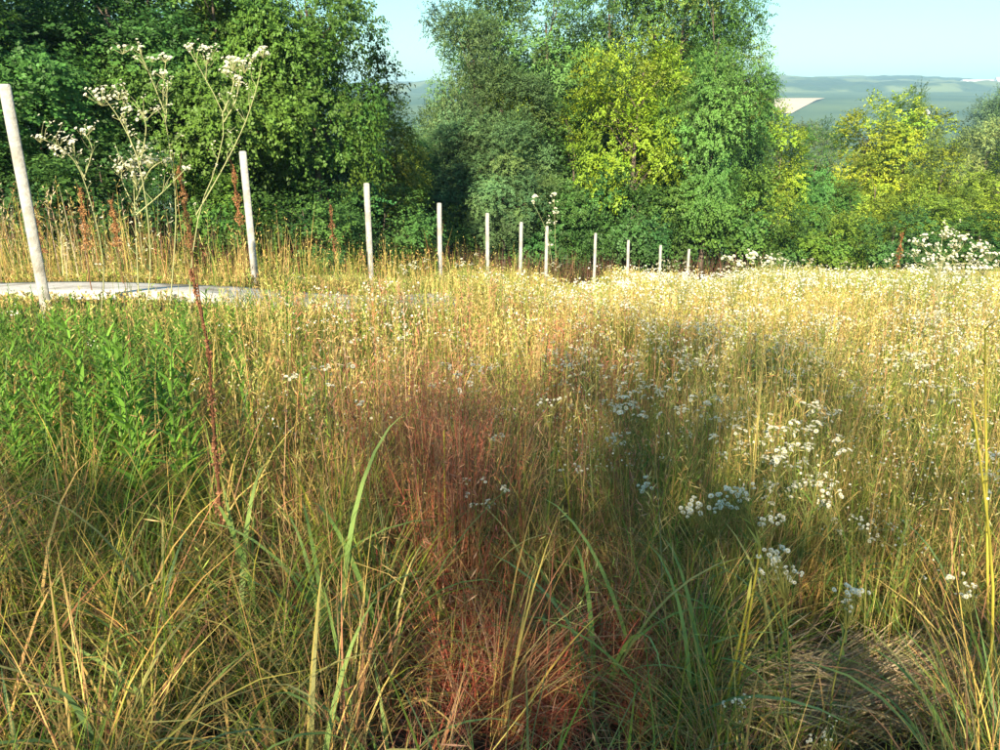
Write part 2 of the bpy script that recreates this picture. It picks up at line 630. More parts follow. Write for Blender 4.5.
tree_kind('broad', 1, nclump=95, sprays=56, leaflets=9, L=0.10, W=0.062, base=(0.085, 0.16, 0.022), clump=0.72, R=2.7)
tree_kind('broad_b', 2, nclump=95, sprays=56, leaflets=9, L=0.10, W=0.065, base=(0.07, 0.145, 0.026), clump=0.74, R=2.5, z0=1.6)
tree_kind('locust', 3, nclump=105, sprays=50, leaflets=13, L=0.09, W=0.045, base=(0.115, 0.19, 0.06), clump=0.7, R=2.3, z0=1.8, airy=0.15, spray_len=0.42)
tree_kind('locust_b', 4, nclump=115, sprays=50, leaflets=13, L=0.09, W=0.045, base=(0.10, 0.18, 0.034), clump=0.74, R=2.5, z0=1.3, airy=0.1, spray_len=0.42)
tree_kind('yellow', 5, nclump=58, sprays=40, leaflets=12, L=0.10, W=0.05, base=(0.20, 0.30, 0.02), clump=0.62, R=1.9, z0=1.9, airy=0.3, nlobe=8, spray_len=0.45, H=7.0)
tree_kind('spire', 6, nclump=90, sprays=22, leaflets=10, L=0.115, W=0.06, base=(0.22, 0.30, 0.03), clump=0.52, R=1.7, z0=0.6, cone=0.3, spray_len=0.4, rad=0.1)
tree_kind('young', 7, nclump=80, sprays=22, leaflets=10, L=0.11, W=0.055, base=(0.20, 0.29, 0.04), clump=0.5, R=1.9, z0=0.4, cone=0.35, spray_len=0.42, H=6.0, rad=0.09)
tree_kind('bush', 8, nclump=60, sprays=22, leaflets=9, L=0.10, W=0.06, base=(0.07, 0.135, 0.026), clump=0.45, R=1.7, z0=0.1, H=3.0, rad=0.06, limbs=20)
tree_kind('shade', 10, nclump=38, sprays=14, leaflets=8, L=0.14, W=0.09, base=(0.05, 0.11, 0.025), clump=0.6, R=2.4, z0=0.8)  # thin crown for the unseen added trees, lets sun flecks through
tree_kind('far', 9, nclump=60, sprays=10, leaflets=6, L=0.42, W=0.28, base=(0.06, 0.095, 0.035), clump=0.95, R=3.0, z0=1.0, H=9.0, rad=0.2, spray_len=0.6)


def plant_tree(kind, name, px, D, top_py, width_px, label, group=None, cat='tree', tint=(1, 1, 1), rz=None, x=None, H=None, sink=0.0):
    H0, R0, cm, tm = KIND[kind]
    X = X_at(px, D) if x is None else x
    gz = h1(X, D)
    if H is None:
        H = pt(px, top_py, D)[2] - gz
    f = D * CP - (gz + H * 0.6 - EYE) * SP
    R = width_px / FPX * f / 2
    e = empty(name, (X, D, gz - sink), plant_tree.k * 2.4 if rz is None else rz)
    plant_tree.k += 1
    e.scale = (R / R0, R / R0, H / H0)
    c = obj('crown', cm, None, e)
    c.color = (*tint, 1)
    t = obj('trunk', tm, None, e)
    tag(e, label, cat, group)
    return e


plant_tree.k = 0
T = plant_tree
# left wood behind the road
T('broad', 'broadleaf_tree', 15, 19, -90, 260, 'dark shaded broadleaf tree behind the tall leaning post', 'trees of the wood behind the road', tint=(0.75, 0.95, 1.2))  # bluish dark tints of this wood put its shade into the leaves
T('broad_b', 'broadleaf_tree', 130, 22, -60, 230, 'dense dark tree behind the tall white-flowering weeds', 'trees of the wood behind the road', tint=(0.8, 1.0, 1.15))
T('broad', 'broadleaf_tree', 240, 21, -70, 200, 'mid green tree rising behind the second fence post', 'trees of the wood behind the road')
T('broad_b', 'broadleaf_tree', 322, 22, -75, 150, 'full green tree beside the open gap of sky in the wood', 'trees of the wood behind the road', tint=(1.15, 1.15, 0.9))
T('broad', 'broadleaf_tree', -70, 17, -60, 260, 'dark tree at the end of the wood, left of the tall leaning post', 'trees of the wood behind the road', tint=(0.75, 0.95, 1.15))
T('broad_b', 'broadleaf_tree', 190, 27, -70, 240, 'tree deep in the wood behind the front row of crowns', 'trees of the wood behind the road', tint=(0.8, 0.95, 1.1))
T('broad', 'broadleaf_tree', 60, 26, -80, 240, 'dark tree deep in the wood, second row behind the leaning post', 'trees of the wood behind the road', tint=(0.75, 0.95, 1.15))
T('spire', 'narrow_tree', 399, 25, 98, 55, 'narrow olive sapling at the edge of the sky gap', tint=(0.62, 0.62, 0.7))
# middle group
T('locust', 'locust_tree', 474, 35, 8, 100, 'airy blue-green locust tree right of the sky gap', 'locust trees beyond the fence', tint=(0.95, 1.0, 1.15))
T('locust_b', 'locust_tree', 545, 38, -40, 170, 'tall grey-green locust tree behind the yellow one', 'locust trees beyond the fence', tint=(0.95, 1.0, 1.1))
T('locust', 'locust_tree', 500, 33, 66, 120, 'lower grey-green locust tree with a yellow branch', 'locust trees beyond the fence', tint=(0.95, 0.98, 1.0))
T('yellow', 'yellow_tree', 622, 32.5, 22, 112, 'bright yellow-green tree glowing among darker locusts')
T('yellow', 'yellow_tree', 508, 33, 76, 56, 'small yellow-green sapling inside the grey-green locust', tint=(0.85, 0.9, 1))
T('locust_b', 'locust_tree', 698, 33, -22, 112, 'dense dark green locust tree right of the yellow one', 'locust trees beyond the fence', tint=(0.72, 0.88, 0.85))
T('locust', 'locust_tree', 668, 40, -45, 140, 'pale green treetop behind the yellow tree and the dark locust', 'locust trees beyond the fence', tint=(1.5, 1.35, 0.8))
T('locust_b', 'locust_tree', 600, 41, -50, 150, 'tall green tree at the back of the locust group', 'locust trees beyond the fence', tint=(0.9, 1.0, 1.0))
T('locust_b', 'locust_tree', 570, 33, 110, 110, 'low round dark locust bush left of the yellow tree', 'locust trees beyond the fence', tint=(0.8, 1, 1.05))
T('locust', 'locust_tree', 468, 32, 118, 100, 'low blue-green locust bush under the airy tree', 'locust trees beyond the fence', tint=(0.85, 1, 1.1))
T('bush', 'bush', 430, 29, 205, 80, 'olive-green bush behind the fourth fence post', 'bushes along the wood edge', 'bush', tint=(1.1, 1.0, 0.8))
T('bush', 'bush', 655, 33.5, 172, 110, 'dark green bush below the yellow tree', 'bushes along the wood edge', 'bush', tint=(0.95, 1.0, 0.9))
T('bush', 'bush', 735, 34.5, 168, 110, 'leafy bush at the foot of the dark locust', 'bushes along the wood edge', 'bush', tint=(1.0, 1.05, 0.85))
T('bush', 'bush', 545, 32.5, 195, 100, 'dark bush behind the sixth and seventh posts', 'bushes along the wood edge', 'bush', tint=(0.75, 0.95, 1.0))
T('bush', 'bush', 310, 19, 195, 120, 'dark shaded bush under the full green tree', 'bushes along the wood edge', 'bush', tint=(0.75, 0.9, 1.0))  # the dark bushes carry shade in their leaf tint
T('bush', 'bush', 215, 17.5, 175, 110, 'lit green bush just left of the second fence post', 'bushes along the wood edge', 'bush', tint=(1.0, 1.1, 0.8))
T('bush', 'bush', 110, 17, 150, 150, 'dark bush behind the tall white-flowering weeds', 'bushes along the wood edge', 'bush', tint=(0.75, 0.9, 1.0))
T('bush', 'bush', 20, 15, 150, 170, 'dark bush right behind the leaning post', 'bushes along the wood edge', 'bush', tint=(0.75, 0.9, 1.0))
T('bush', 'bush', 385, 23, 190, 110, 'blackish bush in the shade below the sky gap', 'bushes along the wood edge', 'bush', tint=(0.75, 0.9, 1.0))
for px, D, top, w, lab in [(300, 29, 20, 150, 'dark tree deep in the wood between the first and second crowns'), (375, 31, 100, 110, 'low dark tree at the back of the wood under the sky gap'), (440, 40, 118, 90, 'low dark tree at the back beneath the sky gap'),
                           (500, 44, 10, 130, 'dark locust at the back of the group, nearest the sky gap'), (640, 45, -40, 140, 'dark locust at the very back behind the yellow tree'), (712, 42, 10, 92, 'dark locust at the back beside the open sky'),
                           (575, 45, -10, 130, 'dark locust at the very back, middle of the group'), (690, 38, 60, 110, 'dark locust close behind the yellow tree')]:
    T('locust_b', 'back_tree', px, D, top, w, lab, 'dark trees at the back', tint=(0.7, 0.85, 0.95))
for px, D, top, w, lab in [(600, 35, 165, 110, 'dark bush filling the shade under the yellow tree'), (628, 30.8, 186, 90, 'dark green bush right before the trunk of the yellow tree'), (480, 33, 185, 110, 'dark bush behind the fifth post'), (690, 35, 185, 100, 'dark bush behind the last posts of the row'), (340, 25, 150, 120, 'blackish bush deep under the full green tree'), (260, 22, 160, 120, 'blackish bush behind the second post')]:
    T('bush', 'bush', px, D, top, w, lab, 'bushes along the wood edge', 'bush', tint=(0.6, 0.75, 0.85))  # darkest tint, shade under the trees painted into the leaf colour
T('locust', 'locust_tree', 505, 30.5, 118, 96, 'low grey-green locust before the small yellow-green sapling', 'locust trees beyond the fence', tint=(0.85, 0.95, 1.0))
# right slope
T('spire', 'narrow_tree', 768, 41, 110, 62, 'yellow-green slender tree beside the dark locust', 'young trees on the far slope', tint=(0.95, 1.05, 0.8))
T('locust_b', 'locust_tree', 803, 43, 132, 78, 'dark green tree between two yellow-green ones', 'locust trees beyond the fence', tint=(0.75, 1.0, 1.0))
T('spire', 'slope_tree', 848, 50, 98, 72, 'olive-yellow tree, taller of the pair below the pale field', 'young trees on the far slope', tint=(1.1, 1.0, 0.75))
T('spire', 'slope_tree', 886, 51, 95, 90, 'olive-yellow tree standing right of the pale field', 'young trees on the far slope', tint=(1.05, 1.0, 0.75))
T('young', 'slope_tree', 860, 45, 165, 90, 'light green young tree in front of the olive-yellow pair', 'young trees on the far slope', tint=(1.0, 1.0, 0.8))
T('young', 'slope_tree', 925, 47, 152, 96, 'yellow-green young tree on the slope behind the brown seed stalk', 'young trees on the far slope', tint=(1.1, 1.05, 0.75))
T('young', 'slope_tree', 985, 46, 160, 90, 'fresh green young tree above the white-flowering weeds', 'young trees on the far slope', tint=(1.05, 1.1, 0.8))
T('young', 'slope_tree', 955, 43, 195, 80, 'low green young tree in front of the slope trees', 'young trees on the far slope', tint=(0.9, 1.0, 0.85))
T('young', 'slope_tree', 1035, 45, 150, 90, 'green young tree at the right end of the slope row', 'young trees on the far slope')
T('young', 'slope_tree', 842, 42, 188, 80, 'small yellow-green tree above the round light green bush', 'young trees on the far slope', tint=(1.1, 1.05, 0.75))
T('young', 'slope_tree', 905, 42, 178, 84, 'small light green tree right behind the brown seed stalk', 'young trees on the far slope', tint=(1.0, 1.05, 0.8))
T('young', 'slope_tree', 1005, 41, 182, 90, 'small yellow-green tree at the end of the meadow edge', 'young trees on the far slope', tint=(1.1, 1.05, 0.75))
T('bush', 'bush', 826, 36, 215, 78, 'round light green bush at the meadow edge', 'bushes along the wood edge', 'bush', tint=(1.5, 1.35, 0.8))
T('bush', 'bush', 885, 38, 214, 90, 'dark bush in shade under the slope trees', 'bushes along the wood edge', 'bush', tint=(0.75, 0.9, 1.0))  # darkened leaves stand for the shade under these trees
T('bush', 'bush', 975, 38, 222, 100, 'dark green bush behind the white-flowering weeds', 'bushes along the wood edge', 'bush', tint=(0.7, 0.9, 0.8))
T('bush', 'bush', 780, 37, 225, 80, 'dark bush beside the short lone stake', 'bushes along the wood edge', 'bush', tint=(0.75, 0.9, 1.0))
# far trees down the valley
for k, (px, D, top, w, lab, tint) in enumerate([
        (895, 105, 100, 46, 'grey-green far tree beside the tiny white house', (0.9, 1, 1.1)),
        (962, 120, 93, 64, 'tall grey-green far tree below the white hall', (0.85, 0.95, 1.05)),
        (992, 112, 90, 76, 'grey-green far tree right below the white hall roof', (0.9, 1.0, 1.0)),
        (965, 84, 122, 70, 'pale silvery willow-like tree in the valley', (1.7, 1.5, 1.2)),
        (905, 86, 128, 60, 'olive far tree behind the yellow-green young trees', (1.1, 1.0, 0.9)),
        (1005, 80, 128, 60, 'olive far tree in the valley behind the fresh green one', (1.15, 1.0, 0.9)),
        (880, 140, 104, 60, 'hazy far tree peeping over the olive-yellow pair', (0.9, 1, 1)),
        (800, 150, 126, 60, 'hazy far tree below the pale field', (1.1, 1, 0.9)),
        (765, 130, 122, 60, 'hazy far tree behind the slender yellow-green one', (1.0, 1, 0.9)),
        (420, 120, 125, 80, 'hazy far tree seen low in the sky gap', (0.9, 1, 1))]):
    T('locust' if k % 2 else 'locust_b', 'valley_tree', px, D, top, w, lab, 'trees down in the valley', tint=(tint[0] * 1.15, tint[1] * 1.05, tint[2] * 1.3))  # lighter, bluer tint puts distance haze into the leaf colour
# unseen trees added behind the viewpoint to shade the near grass
for k, (x, y, H, w) in enumerate([(-8.4, -10.5, 3.5, 4.0), (-6.2, -9.5, 4.0, 3.6), (-4.2, -9.4, 4.5, 3.0), (-2.6, -9.8, 6.6, 2.6), (-2.4, -8.4, 5.8, 2.2), (-2.8, -11.5, 7.3, 2.4), (-1.0, -10.0, 4.8, 3.2), (1.8, -10.5, 4.5, 3.6), (4.6, -10.0, 4.0, 4.0), (7.4, -10.2, 4.0, 4.0)]):  # the tallest ones stand in for the viewer's own shadow
    H0, R0, cm, tm = KIND['shade']
    e = empty('added_shade_tree', (x, y, h1(x, y)), k * 1.7)
    e.scale = (w / 2 / R0, w / 2 / R0, H / H0)
    obj('crown', cm, None, e)
    obj('trunk', tm, None, e)
    tag(e, 'unseen broadleaf tree added on the upper slope to shade the near grass', 'tree', 'added shade trees on the upper slope')

# ------------------------------------------------------------------ far white hall and small house
def hall(name, loc, L, Wd, Hw, Hr, rz, label, cat, nwin, foot=6):
    e = empty(name, loc, rz)
    a = Acc()
    x, y = L / 2, Wd / 2
    a.add([(-x, -y, -foot), (x, -y, -foot), (x, y, -foot), (-x, y, -foot), (-x, -y, Hw), (x, -y, Hw), (x, y, Hw), (-x, y, Hw), (-x, 0, Hw + Hr), (x, 0, Hw + Hr)],
          [np.array([[0, 1, 5, 4], [2, 3, 7, 6]]), np.array([[1, 2, 6, 9, 5], [3, 0, 4, 8, 7]])], (1, 1, 1))
    obj('wall', a.mesh('wall'), M['plaster'], e)
    a = Acc()
    o = Hw * 0.06 + 0.2
    t = 0.3
    a.add([(-x - o, -y - o, Hw - 0.2), (x + o, -y - o, Hw - 0.2), (x + o, 0, Hw + Hr), (-x - o, 0, Hw + Hr), (-x - o, y + o, Hw - 0.2), (x + o, y + o, Hw - 0.2),
           (-x - o, -y - o, Hw - 0.2 + t), (x + o, -y - o, Hw - 0.2 + t), (x + o, 0, Hw + Hr + t), (-x - o, 0, Hw + Hr + t), (-x - o, y + o, Hw - 0.2 + t), (x + o, y + o, Hw - 0.2 + t)],
          [np.array([[0, 1, 2, 3], [3, 2, 5, 4], [6, 7, 8, 9], [9, 8, 11, 10], [0, 1, 7, 6], [4, 5, 11, 10]])], (1, 1, 1))
    obj('roof', a.mesh('roof'), M['tile'], e)
    for k in range(nwin):
        wx = -x + (k + 0.5) * L / nwin
        ww, wh = L / nwin * 0.32, Hw * 0.28
        b = Acc()
        b.add([(wx - ww, -y - 0.06, Hw * 0.42), (wx + ww, -y - 0.06, Hw * 0.42), (wx + ww, -y - 0.06, Hw * 0.42 + wh), (wx - ww, -y - 0.06, Hw * 0.42 + wh),
               (wx - ww, -y + 0.1, Hw * 0.42), (wx + ww, -y + 0.1, Hw * 0.42), (wx + ww, -y + 0.1, Hw * 0.42 + wh), (wx - ww, -y + 0.1, Hw * 0.42 + wh)],
              [np.array([[0, 1, 2, 3], [0, 1, 5, 4], [1, 2, 6, 5], [2, 3, 7, 6], [3, 0, 4, 7]])], (1, 1, 1))
        obj('window', b.mesh('window'), M['glass'], e)
    tag(e, label, cat)
    return e


q = pt(978, 86, 2350)
hall('farm_hall', (q[0], 2350, h1(q[0], 2350) + 1.0), 95, 24, 9, 7, 0.1, 'long low white hall on the ridge of the far hill', 'building', 8)
q = pt(1004, 86, 2330)
hall('farm_barn', (q[0], 2330, h1(q[0], 2330) + 1.0), 46, 22, 14, 10, -0.1, 'taller white barn at the end of the long hall on the ridge', 'building', 4)
qx = X_at(926, 1080)
hall('small_house', (qx, 1080, h1(qx, 1080) - 0.5), 8, 7, 5, 3.2, 1.2, 'tiny white gabled house peeping out among the valley trees', 'house', 2, foot=2)

# ------------------------------------------------------------------ meadow
rng = np.random.default_rng(21)
TAN = np.array([0.50, 0.355, 0.115])
STRAW = np.array([0.66, 0.50, 0.16])
GREEN = np.array([0.11, 0.19, 0.03])
LIME = np.array([0.21, 0.26, 0.035])
RED = np.array([0.30, 0.105, 0.055])
BROWN = np.array([0.24, 0.15, 0.075])
DARKG = np.array([0.065, 0.125, 0.03])


def scatter(n, D0, D1, power=1.0, margin=1.12):
    """Plan points in the wedge the camera sees, depth law ~ D**power."""
    u = rng.random(n)
    a = power + 1
    D = (D0 ** a + u * (D1 ** a - D0 ** a)) ** (1 / a) if a != 0 else D0 * (D1 / D0) ** u
    half = (500 / FPX) * (D * CP + (EYE + 0.163 * D + 0.3) * SP) * margin
    x = (rng.random(n) * 2 - 1) * half
    return x, D


def keep(x, y, prob):
    m = rng.random(len(x)) < prob
    m &= road_dist(x, y) > RW - 0.1 + 0.3 * vnoise(x, y, 0.5, 44)
    return x[m], y[m]


def zone_px(x, y):
    px, py = project(x, y, hgt(x, y) + 0.4)
    return px


def cap_height(x, y, L, cap_py):
    """Limits a plant's height so that the meadow's surface lies where the ground plan has it."""
    qx = zone_px(x, y)
    cap_py = cap_py + np.clip((520 - qx) / 110, 0, 1) * np.clip(np.interp(qx, [0, 250, 500], [9, 10, 16]) - y, 0, 1) * (np.interp(qx, [0, 150, 215, 420], [311, 306, 286, 281]) - cap_py)
    cap_py = cap_py + 26 * (vnoise(qx, y * 6, 45, 71) - 0.55)
    cap_py = cap_py - np.where(rng.random(len(x)) < 0.05, rng.uniform(0, 28, len(x)), 0)
    ang = math.radians(18.3) + np.arctan((cap_py - 375) / FPX)
    zmax = EYE - y * np.tan(ang) - hgt(x, y)
    return np.minimum(L, np.maximum(zmax, 0.12) * (0.75 + 0.3 * rng.random(len(x))))


def mixc(n, *pairs):
    w = np.array([p[1] for p in pairs], float)
    k = rng.choice(len(pairs), n, p=w / w.sum())
    c = np.array([p[0] for p in pairs])[k]
    return c * (0.7 + 0.6 * rng.random((n, 1))) * (1 + 0.08 * rng.normal(size=(n, 3)))


def emit(acc, x, y, L, W, th0, th1, S, C, curl=1.0, face=None, az=None, prof=1.2, tipmul=None):
    n = len(x)
    base = np.stack([x, y, hgt(x, y) - 0.01], -1)
    az = rng.random(n) * 2 * math.pi if az is None else az
    face = az + math.pi / 2 + rng.normal(0, 0.5, n) if face is None else face
    V, F, P = blades(base, L, W, az, th0, th1, S, face, curl, prof)
    k = 2 * S + 1
    col = np.repeat(C[:, None, :], k, 1)
    if tipmul is not None:
        tt = np.append(np.repeat(np.arange(S) / S, 2), 1.0)
        col = col * (1 + (np.asarray(tipmul)[None, None, :] - 1) * tt[None, :, None])
    acc.add(V, F, np.clip(col, 0.002, 0.9).reshape(-1, 3))
    return P


def panicle(acc, P, L, C, frac=0.22, n=7, size=0.035, w=0.006, rows=None):
    """Seed heads: short spikelets along the top of each stem. P (N, S+1, 3) centre lines."""
    N = len(P)
    tip, prev = P[:, -1], P[:, -2]
    ax = norm(tip - prev)
    hl = L * frac
    t = np.tile(np.linspace(0, 1, n), (N, 1)) + rng.normal(0, 0.05, (N, n))
    pos = tip[:, None] - ax[:, None] * (hl[:, None] * (1 - t))[..., None]
    d = norm(ax[:, None] * 1.0 + rng.normal(size=(N, n, 3)) * 0.55)
    s = norm(np.cross(d, rng.normal(size=(N, n, 3))))
    ln = (size * (0.6 + 0.8 * rng.random((N, n))) * (1.2 - 0.6 * t))[..., None]
    wv = w if np.isscalar(w) else w[:, None, None]
    V = np.stack([pos, pos + d * ln * 0.5 + s * wv * 0.5, pos + d * ln, pos + d * ln * 0.5 - s * wv * 0.5], 2)
    F = np.arange(N * n * 4).reshape(-1, 4)
    col = np.repeat(np.repeat(C[:, None, None, :], n, 1), 4, 2) * (0.8 + 0.4 * rng.random((N, n, 1, 1)))
    acc.add(V.reshape(-1, 3), [F], np.clip(col, 0, .9).reshape(-1, 3))


# --- low thatch: dead brown and red-brown leaves lying in the near grass
a = Acc()
x, y = scatter(20000, 0.75, 7.0, 0.6)
nz = vnoise(x, y, 0.5, 1)
x, y = keep(x, y, 0.35 + 0.65 * nz)
n = len(x)
px = zone_px(x, y)
redw = np.exp(-((px - 480) / 120) ** 2)
C = mixc(n, (BROWN, 3), (np.array([0.27, 0.18, 0.10]), 2), (np.array([0.36, 0.27, 0.16]), 1))
C = np.where((rng.random(n) < redw * 0.8)[:, None], mixc(n, (RED * 0.8, 2), (np.array([0.2, 0.06, 0.04]), 1)), C)
emit(a, x, y, rng.uniform(0.15, 0.45, n), rng.uniform(0.0025, 0.006, n), rng.uniform(0.3, 1.2, n), rng.uniform(0.3, 1.3, n), 4, C)
o = obj('grass_thatch', a.mesh('grass_thatch'), M['grass'])
tag(o, 'dead brown and reddish grass leaves lying low between the stems', 'dry grass', kind='stuff')

# --- green grass
a = Acc()
x, y = scatter(60000, 0.8, 12.0, 0.45)
nz = vnoise(x, y, 0.7, 2)
px = zone_px(x, y)
redw = np.exp(-((px - 470) / 70) ** 2) * (y < 4)
hol = (px > 735) & (px < 965) & (y < 2.7)
rus = (np.abs(px - 525) < 140) & (y < 2.8)
x, y = keep(x, y, np.clip(0.15 + 1.0 * nz, 0, 1) * (1 - 0.7 * redw) * np.where(y < 3.2, 0.28, 1) * np.where(hol, 0.1, 1) * np.where(rus, 0.2, 1) * np.where((hol | rus) & (y < 2.0), 0.3, 1))
n = len(x)
L = cap_height(x, y, rng.uniform(0.25, 0.75, n), 300)
C = mixc(n, (GREEN, 3), (DARKG, 2), (LIME, 1.6), (np.array([0.22, 0.2, 0.06]), 1.4))
emit(a, x, y, L, rng.uniform(0.003, 0.0075, n) * np.clip(y / 4, 1, 2), np.abs(rng.normal(0.0, 0.32, n)), rng.uniform(0.2, 1.5, n) + np.clip(2.8 - y, 0, 1.5) * rng.random(n), 5, C, curl=1.4, tipmul=(1.3, 1.1, 1.0))
# tufts: blades radiating from shared crowns in the near grass
xt, yt = scatter(1150, 0.85, 5.0, 0.3)
xr, yr = scatter(240, 2.0, 2.8, 0.3)
mr_ = np.abs(zone_px(xr, yr) - 525) < 160
xt, yt = np.append(xt, xr[mr_]), np.append(yt, yr[mr_])
hollow = ((zone_px(xt, yt) > 735) & (zone_px(xt, yt) < 965) & (yt < 2.7))
for tx_, ty_, hol in zip(xt, yt, hollow):
    if float(road_dist(np.array([tx_]), np.array([ty_]))[0]) < RW + 0.3:
        continue
    nb_ = int(rng.integers(22, 50)) // (3 if hol else 1)
    if ty_ < 2.0 and rng.random() < 0.35:
        continue
    qx_ = float(zone_px(np.array([tx_]), np.array([ty_]))[0])
    u_ = rng.random()
    rust = abs(qx_ - 525) < 145 and ty_ < 2.8 and u_ < 0.85
    if (rust or hol) and ty_ < 2.0 and rng.random() < 0.85:
        continue
    if rust:
        pal = ((np.array([0.38, 0.11, 0.065]), 4), (np.array([0.40, 0.18, 0.10]), 2), (np.array([0.55, 0.38, 0.24]), 1))
    elif u_ < 0.32:
        pal = ((GREEN, 3), (LIME, 2), (DARKG, 1.5), (TAN, 0.5))
    elif u_ < 0.66:
        pal = ((np.array([0.30, 0.26, 0.08]), 3), (LIME, 2), (TAN, 1.5), (BROWN, 1))
    elif u_ < 0.94:
        pal = ((STRAW, 2), (TAN, 2), (BROWN, 2), (np.array([0.34, 0.19, 0.10]), 2))
    else:
        pal = ((np.array([0.10, 0.17, 0.06]), 3), (GREEN, 1))
    az_ = rng.random(nb_) * 6.283
    if rng.random() < 0.5:
        az_ = rng.normal(rng.random() * 6.283, 0.7, nb_)
    sc_ = rng.uniform(0.30, 0.72) * (0.45 if hol else 0.62 if rust else 1)
    Lt = cap_height(np.full(nb_, tx_), np.full(nb_, ty_), sc_ * rng.uniform(0.6, 1.3, nb_), 305)
    emit(a, tx_ + rng.normal(0, 0.022, nb_), ty_ + rng.normal(0, 0.022, nb_), Lt, np.where(rng.random(nb_) < (0.05 if rust else 0.22), rng.uniform(0.007, 0.012, nb_), rng.uniform(0.0025, 0.005, nb_)), np.abs(rng.normal(0.5 if rust else 0.24, 0.26, nb_)), rng.uniform(0.3, 2.3, nb_), 6, mixc(nb_, *pal), curl=1.5, az=az_, tipmul=(1.7, 1.4, 1.2))
o = obj('green_grass', a.mesh('green_grass'), M['grass'])
tag(o, 'green meadow grass with bent narrow blades', 'grass', kind='stuff')

# --- dry stems with seed heads
a = Acc()
x, y = scatter(68000, 1.0, 14.0, 0.7)
nz = vnoise(x, y, 0.9, 5)
px = zone_px(x, y)
leftgreen = np.clip((210 - px) / 60, 0, 1) * (y < 6.5)
foot = np.clip((3.0 - y) / 1.2, 0, 1)
nz2 = vnoise(x, y, 0.32, 25)
prob = np.clip(2.2 * nz * nz2 + 0.05, 0, 1) * (1 - 0.85 * leftgreen) * (1 - 0.93 * foot) * np.where((px > 560) & (y < 2.6), 0.35, 1)
x, y = keep(x, y, prob)
n = len(x)
px = zone_px(x, y)
L = cap_height(x, y, rng.uniform(0.5, 1.05, n), 272) * (0.6 + 0.55 * vnoise(x, y, 0.45, 26))
red = np.exp(-((px - 430) / 90) ** 2) * np.clip((7.5 - y) / 4, 0, 1)
red = np.maximum(red, 0.7 * np.exp(-((px - 590) / 70) ** 2) * np.clip((9.5 - y) / 2, 0, 1))
C = mixc(n, (TAN, 4), (STRAW, 2), (np.array([0.32, 0.24, 0.07]), 3), (LIME * 1.2, 4))
C = np.where((rng.random(n) < red)[:, None], mixc(n, (RED * 1.35, 3), (np.array([0.38, 0.2, 0.11]), 2), (TAN, 1)), C)
W = rng.uniform(0.0018, 0.0032, n) * np.clip(y / 3.0, 1, 3.5)
azc = 12.5 * vnoise(x, y, 0.8, 27) + rng.normal(0, 0.7, n)
P = emit(a, x, y, L, W, np.abs(rng.normal(0.0, 0.22, n)), rng.normal(0.2, 0.4, n), 4, C, prof=2.0, az=azc)
pick = rng.random(n) < 0.55
panicle(a, P[pick], L[pick], np.clip(C[pick] * 1.15 + 0.02, 0, .8), n=6, size=0.04, w=0.004 * np.clip(y[pick] / 3, 1, 3))
# long straw stems standing over the rest, in loose clumps
xs_, ys_ = scatter(5200, 3.0, 12.0, 0.4)
ps_ = zone_px(xs_, ys_)
xs_, ys_ = keep(xs_, ys_, np.clip(vnoise(xs_, ys_, 0.55, 61) * 2.6 - 1.0, 0, 1) * np.clip((ps_ - 190) / 80, 0.05, 1))
ns_ = len(xs_)
ps_ = zone_px(xs_, ys_)
Ls_ = cap_height(xs_, ys_, rng.uniform(0.75, 1.25, ns_), 284) * rng.uniform(0.85, 1.12, ns_)
Cs_ = mixc(ns_, (STRAW, 4), (TAN, 3), (np.array([0.45, 0.24, 0.11]), 2))
rs_ = rng.random(ns_) < np.exp(-((ps_ - 420) / 100) ** 2) * 0.7
Cs_ = np.where(rs_[:, None], mixc(ns_, (np.array([0.46, 0.2, 0.11]), 2), (np.array([0.55, 0.36, 0.2]), 1)), Cs_)
Ps_ = emit(a, xs_, ys_, Ls_, rng.uniform(0.003, 0.0048, ns_) * np.clip(ys_ / 4.5, 1, 3), np.abs(rng.normal(0, 0.14, ns_)), rng.normal(0.08, 0.22, ns_), 5, Cs_, prof=2.5, az=12.5 * vnoise(xs_, ys_, 0.8, 63) + rng.normal(0, 0.8, ns_))
panicle(a, Ps_, Ls_, np.clip(Cs_ * 1.1, 0, .8), n=8, size=0.045, w=0.005 * np.clip(ys_ / 4, 1, 2.5))
# bent straw arching every way in the near grass
xb, yb = scatter(9000, 0.8, 3.6, 0.5)
pb = zone_px(xb, yb)
xb, yb = keep(xb, yb, np.clip(0.2 + vnoise(xb, yb, 0.4, 15), 0, 1) * np.where((pb > 735) & (pb < 965) & (yb < 2.7), 0.1, 1) * np.where((np.abs(pb - 525) < 145) & (yb < 2.0), 0.1, 1))
nb_ = len(xb)
Cb = mixc(nb_, (TAN * 0.9, 3), (STRAW * 0.8, 1), (np.array([0.25, 0.2, 0.07]), 3), (np.array([0.26, 0.13, 0.07]), 2))
emit(a, xb, yb, rng.uniform(0.3, 0.7, nb_), rng.uniform(0.002, 0.004, nb_), np.abs(rng.normal(0.25, 0.35, nb_)), rng.uniform(0.4, 2.3, nb_), 6, Cb, curl=1.3, prof=2.0)
o = obj('dry_grass', a.mesh('dry_grass'), M['grass'])
tag(o, 'tan and reddish dry grass stems with loose seed heads', 'dry grass', kind='stuff')

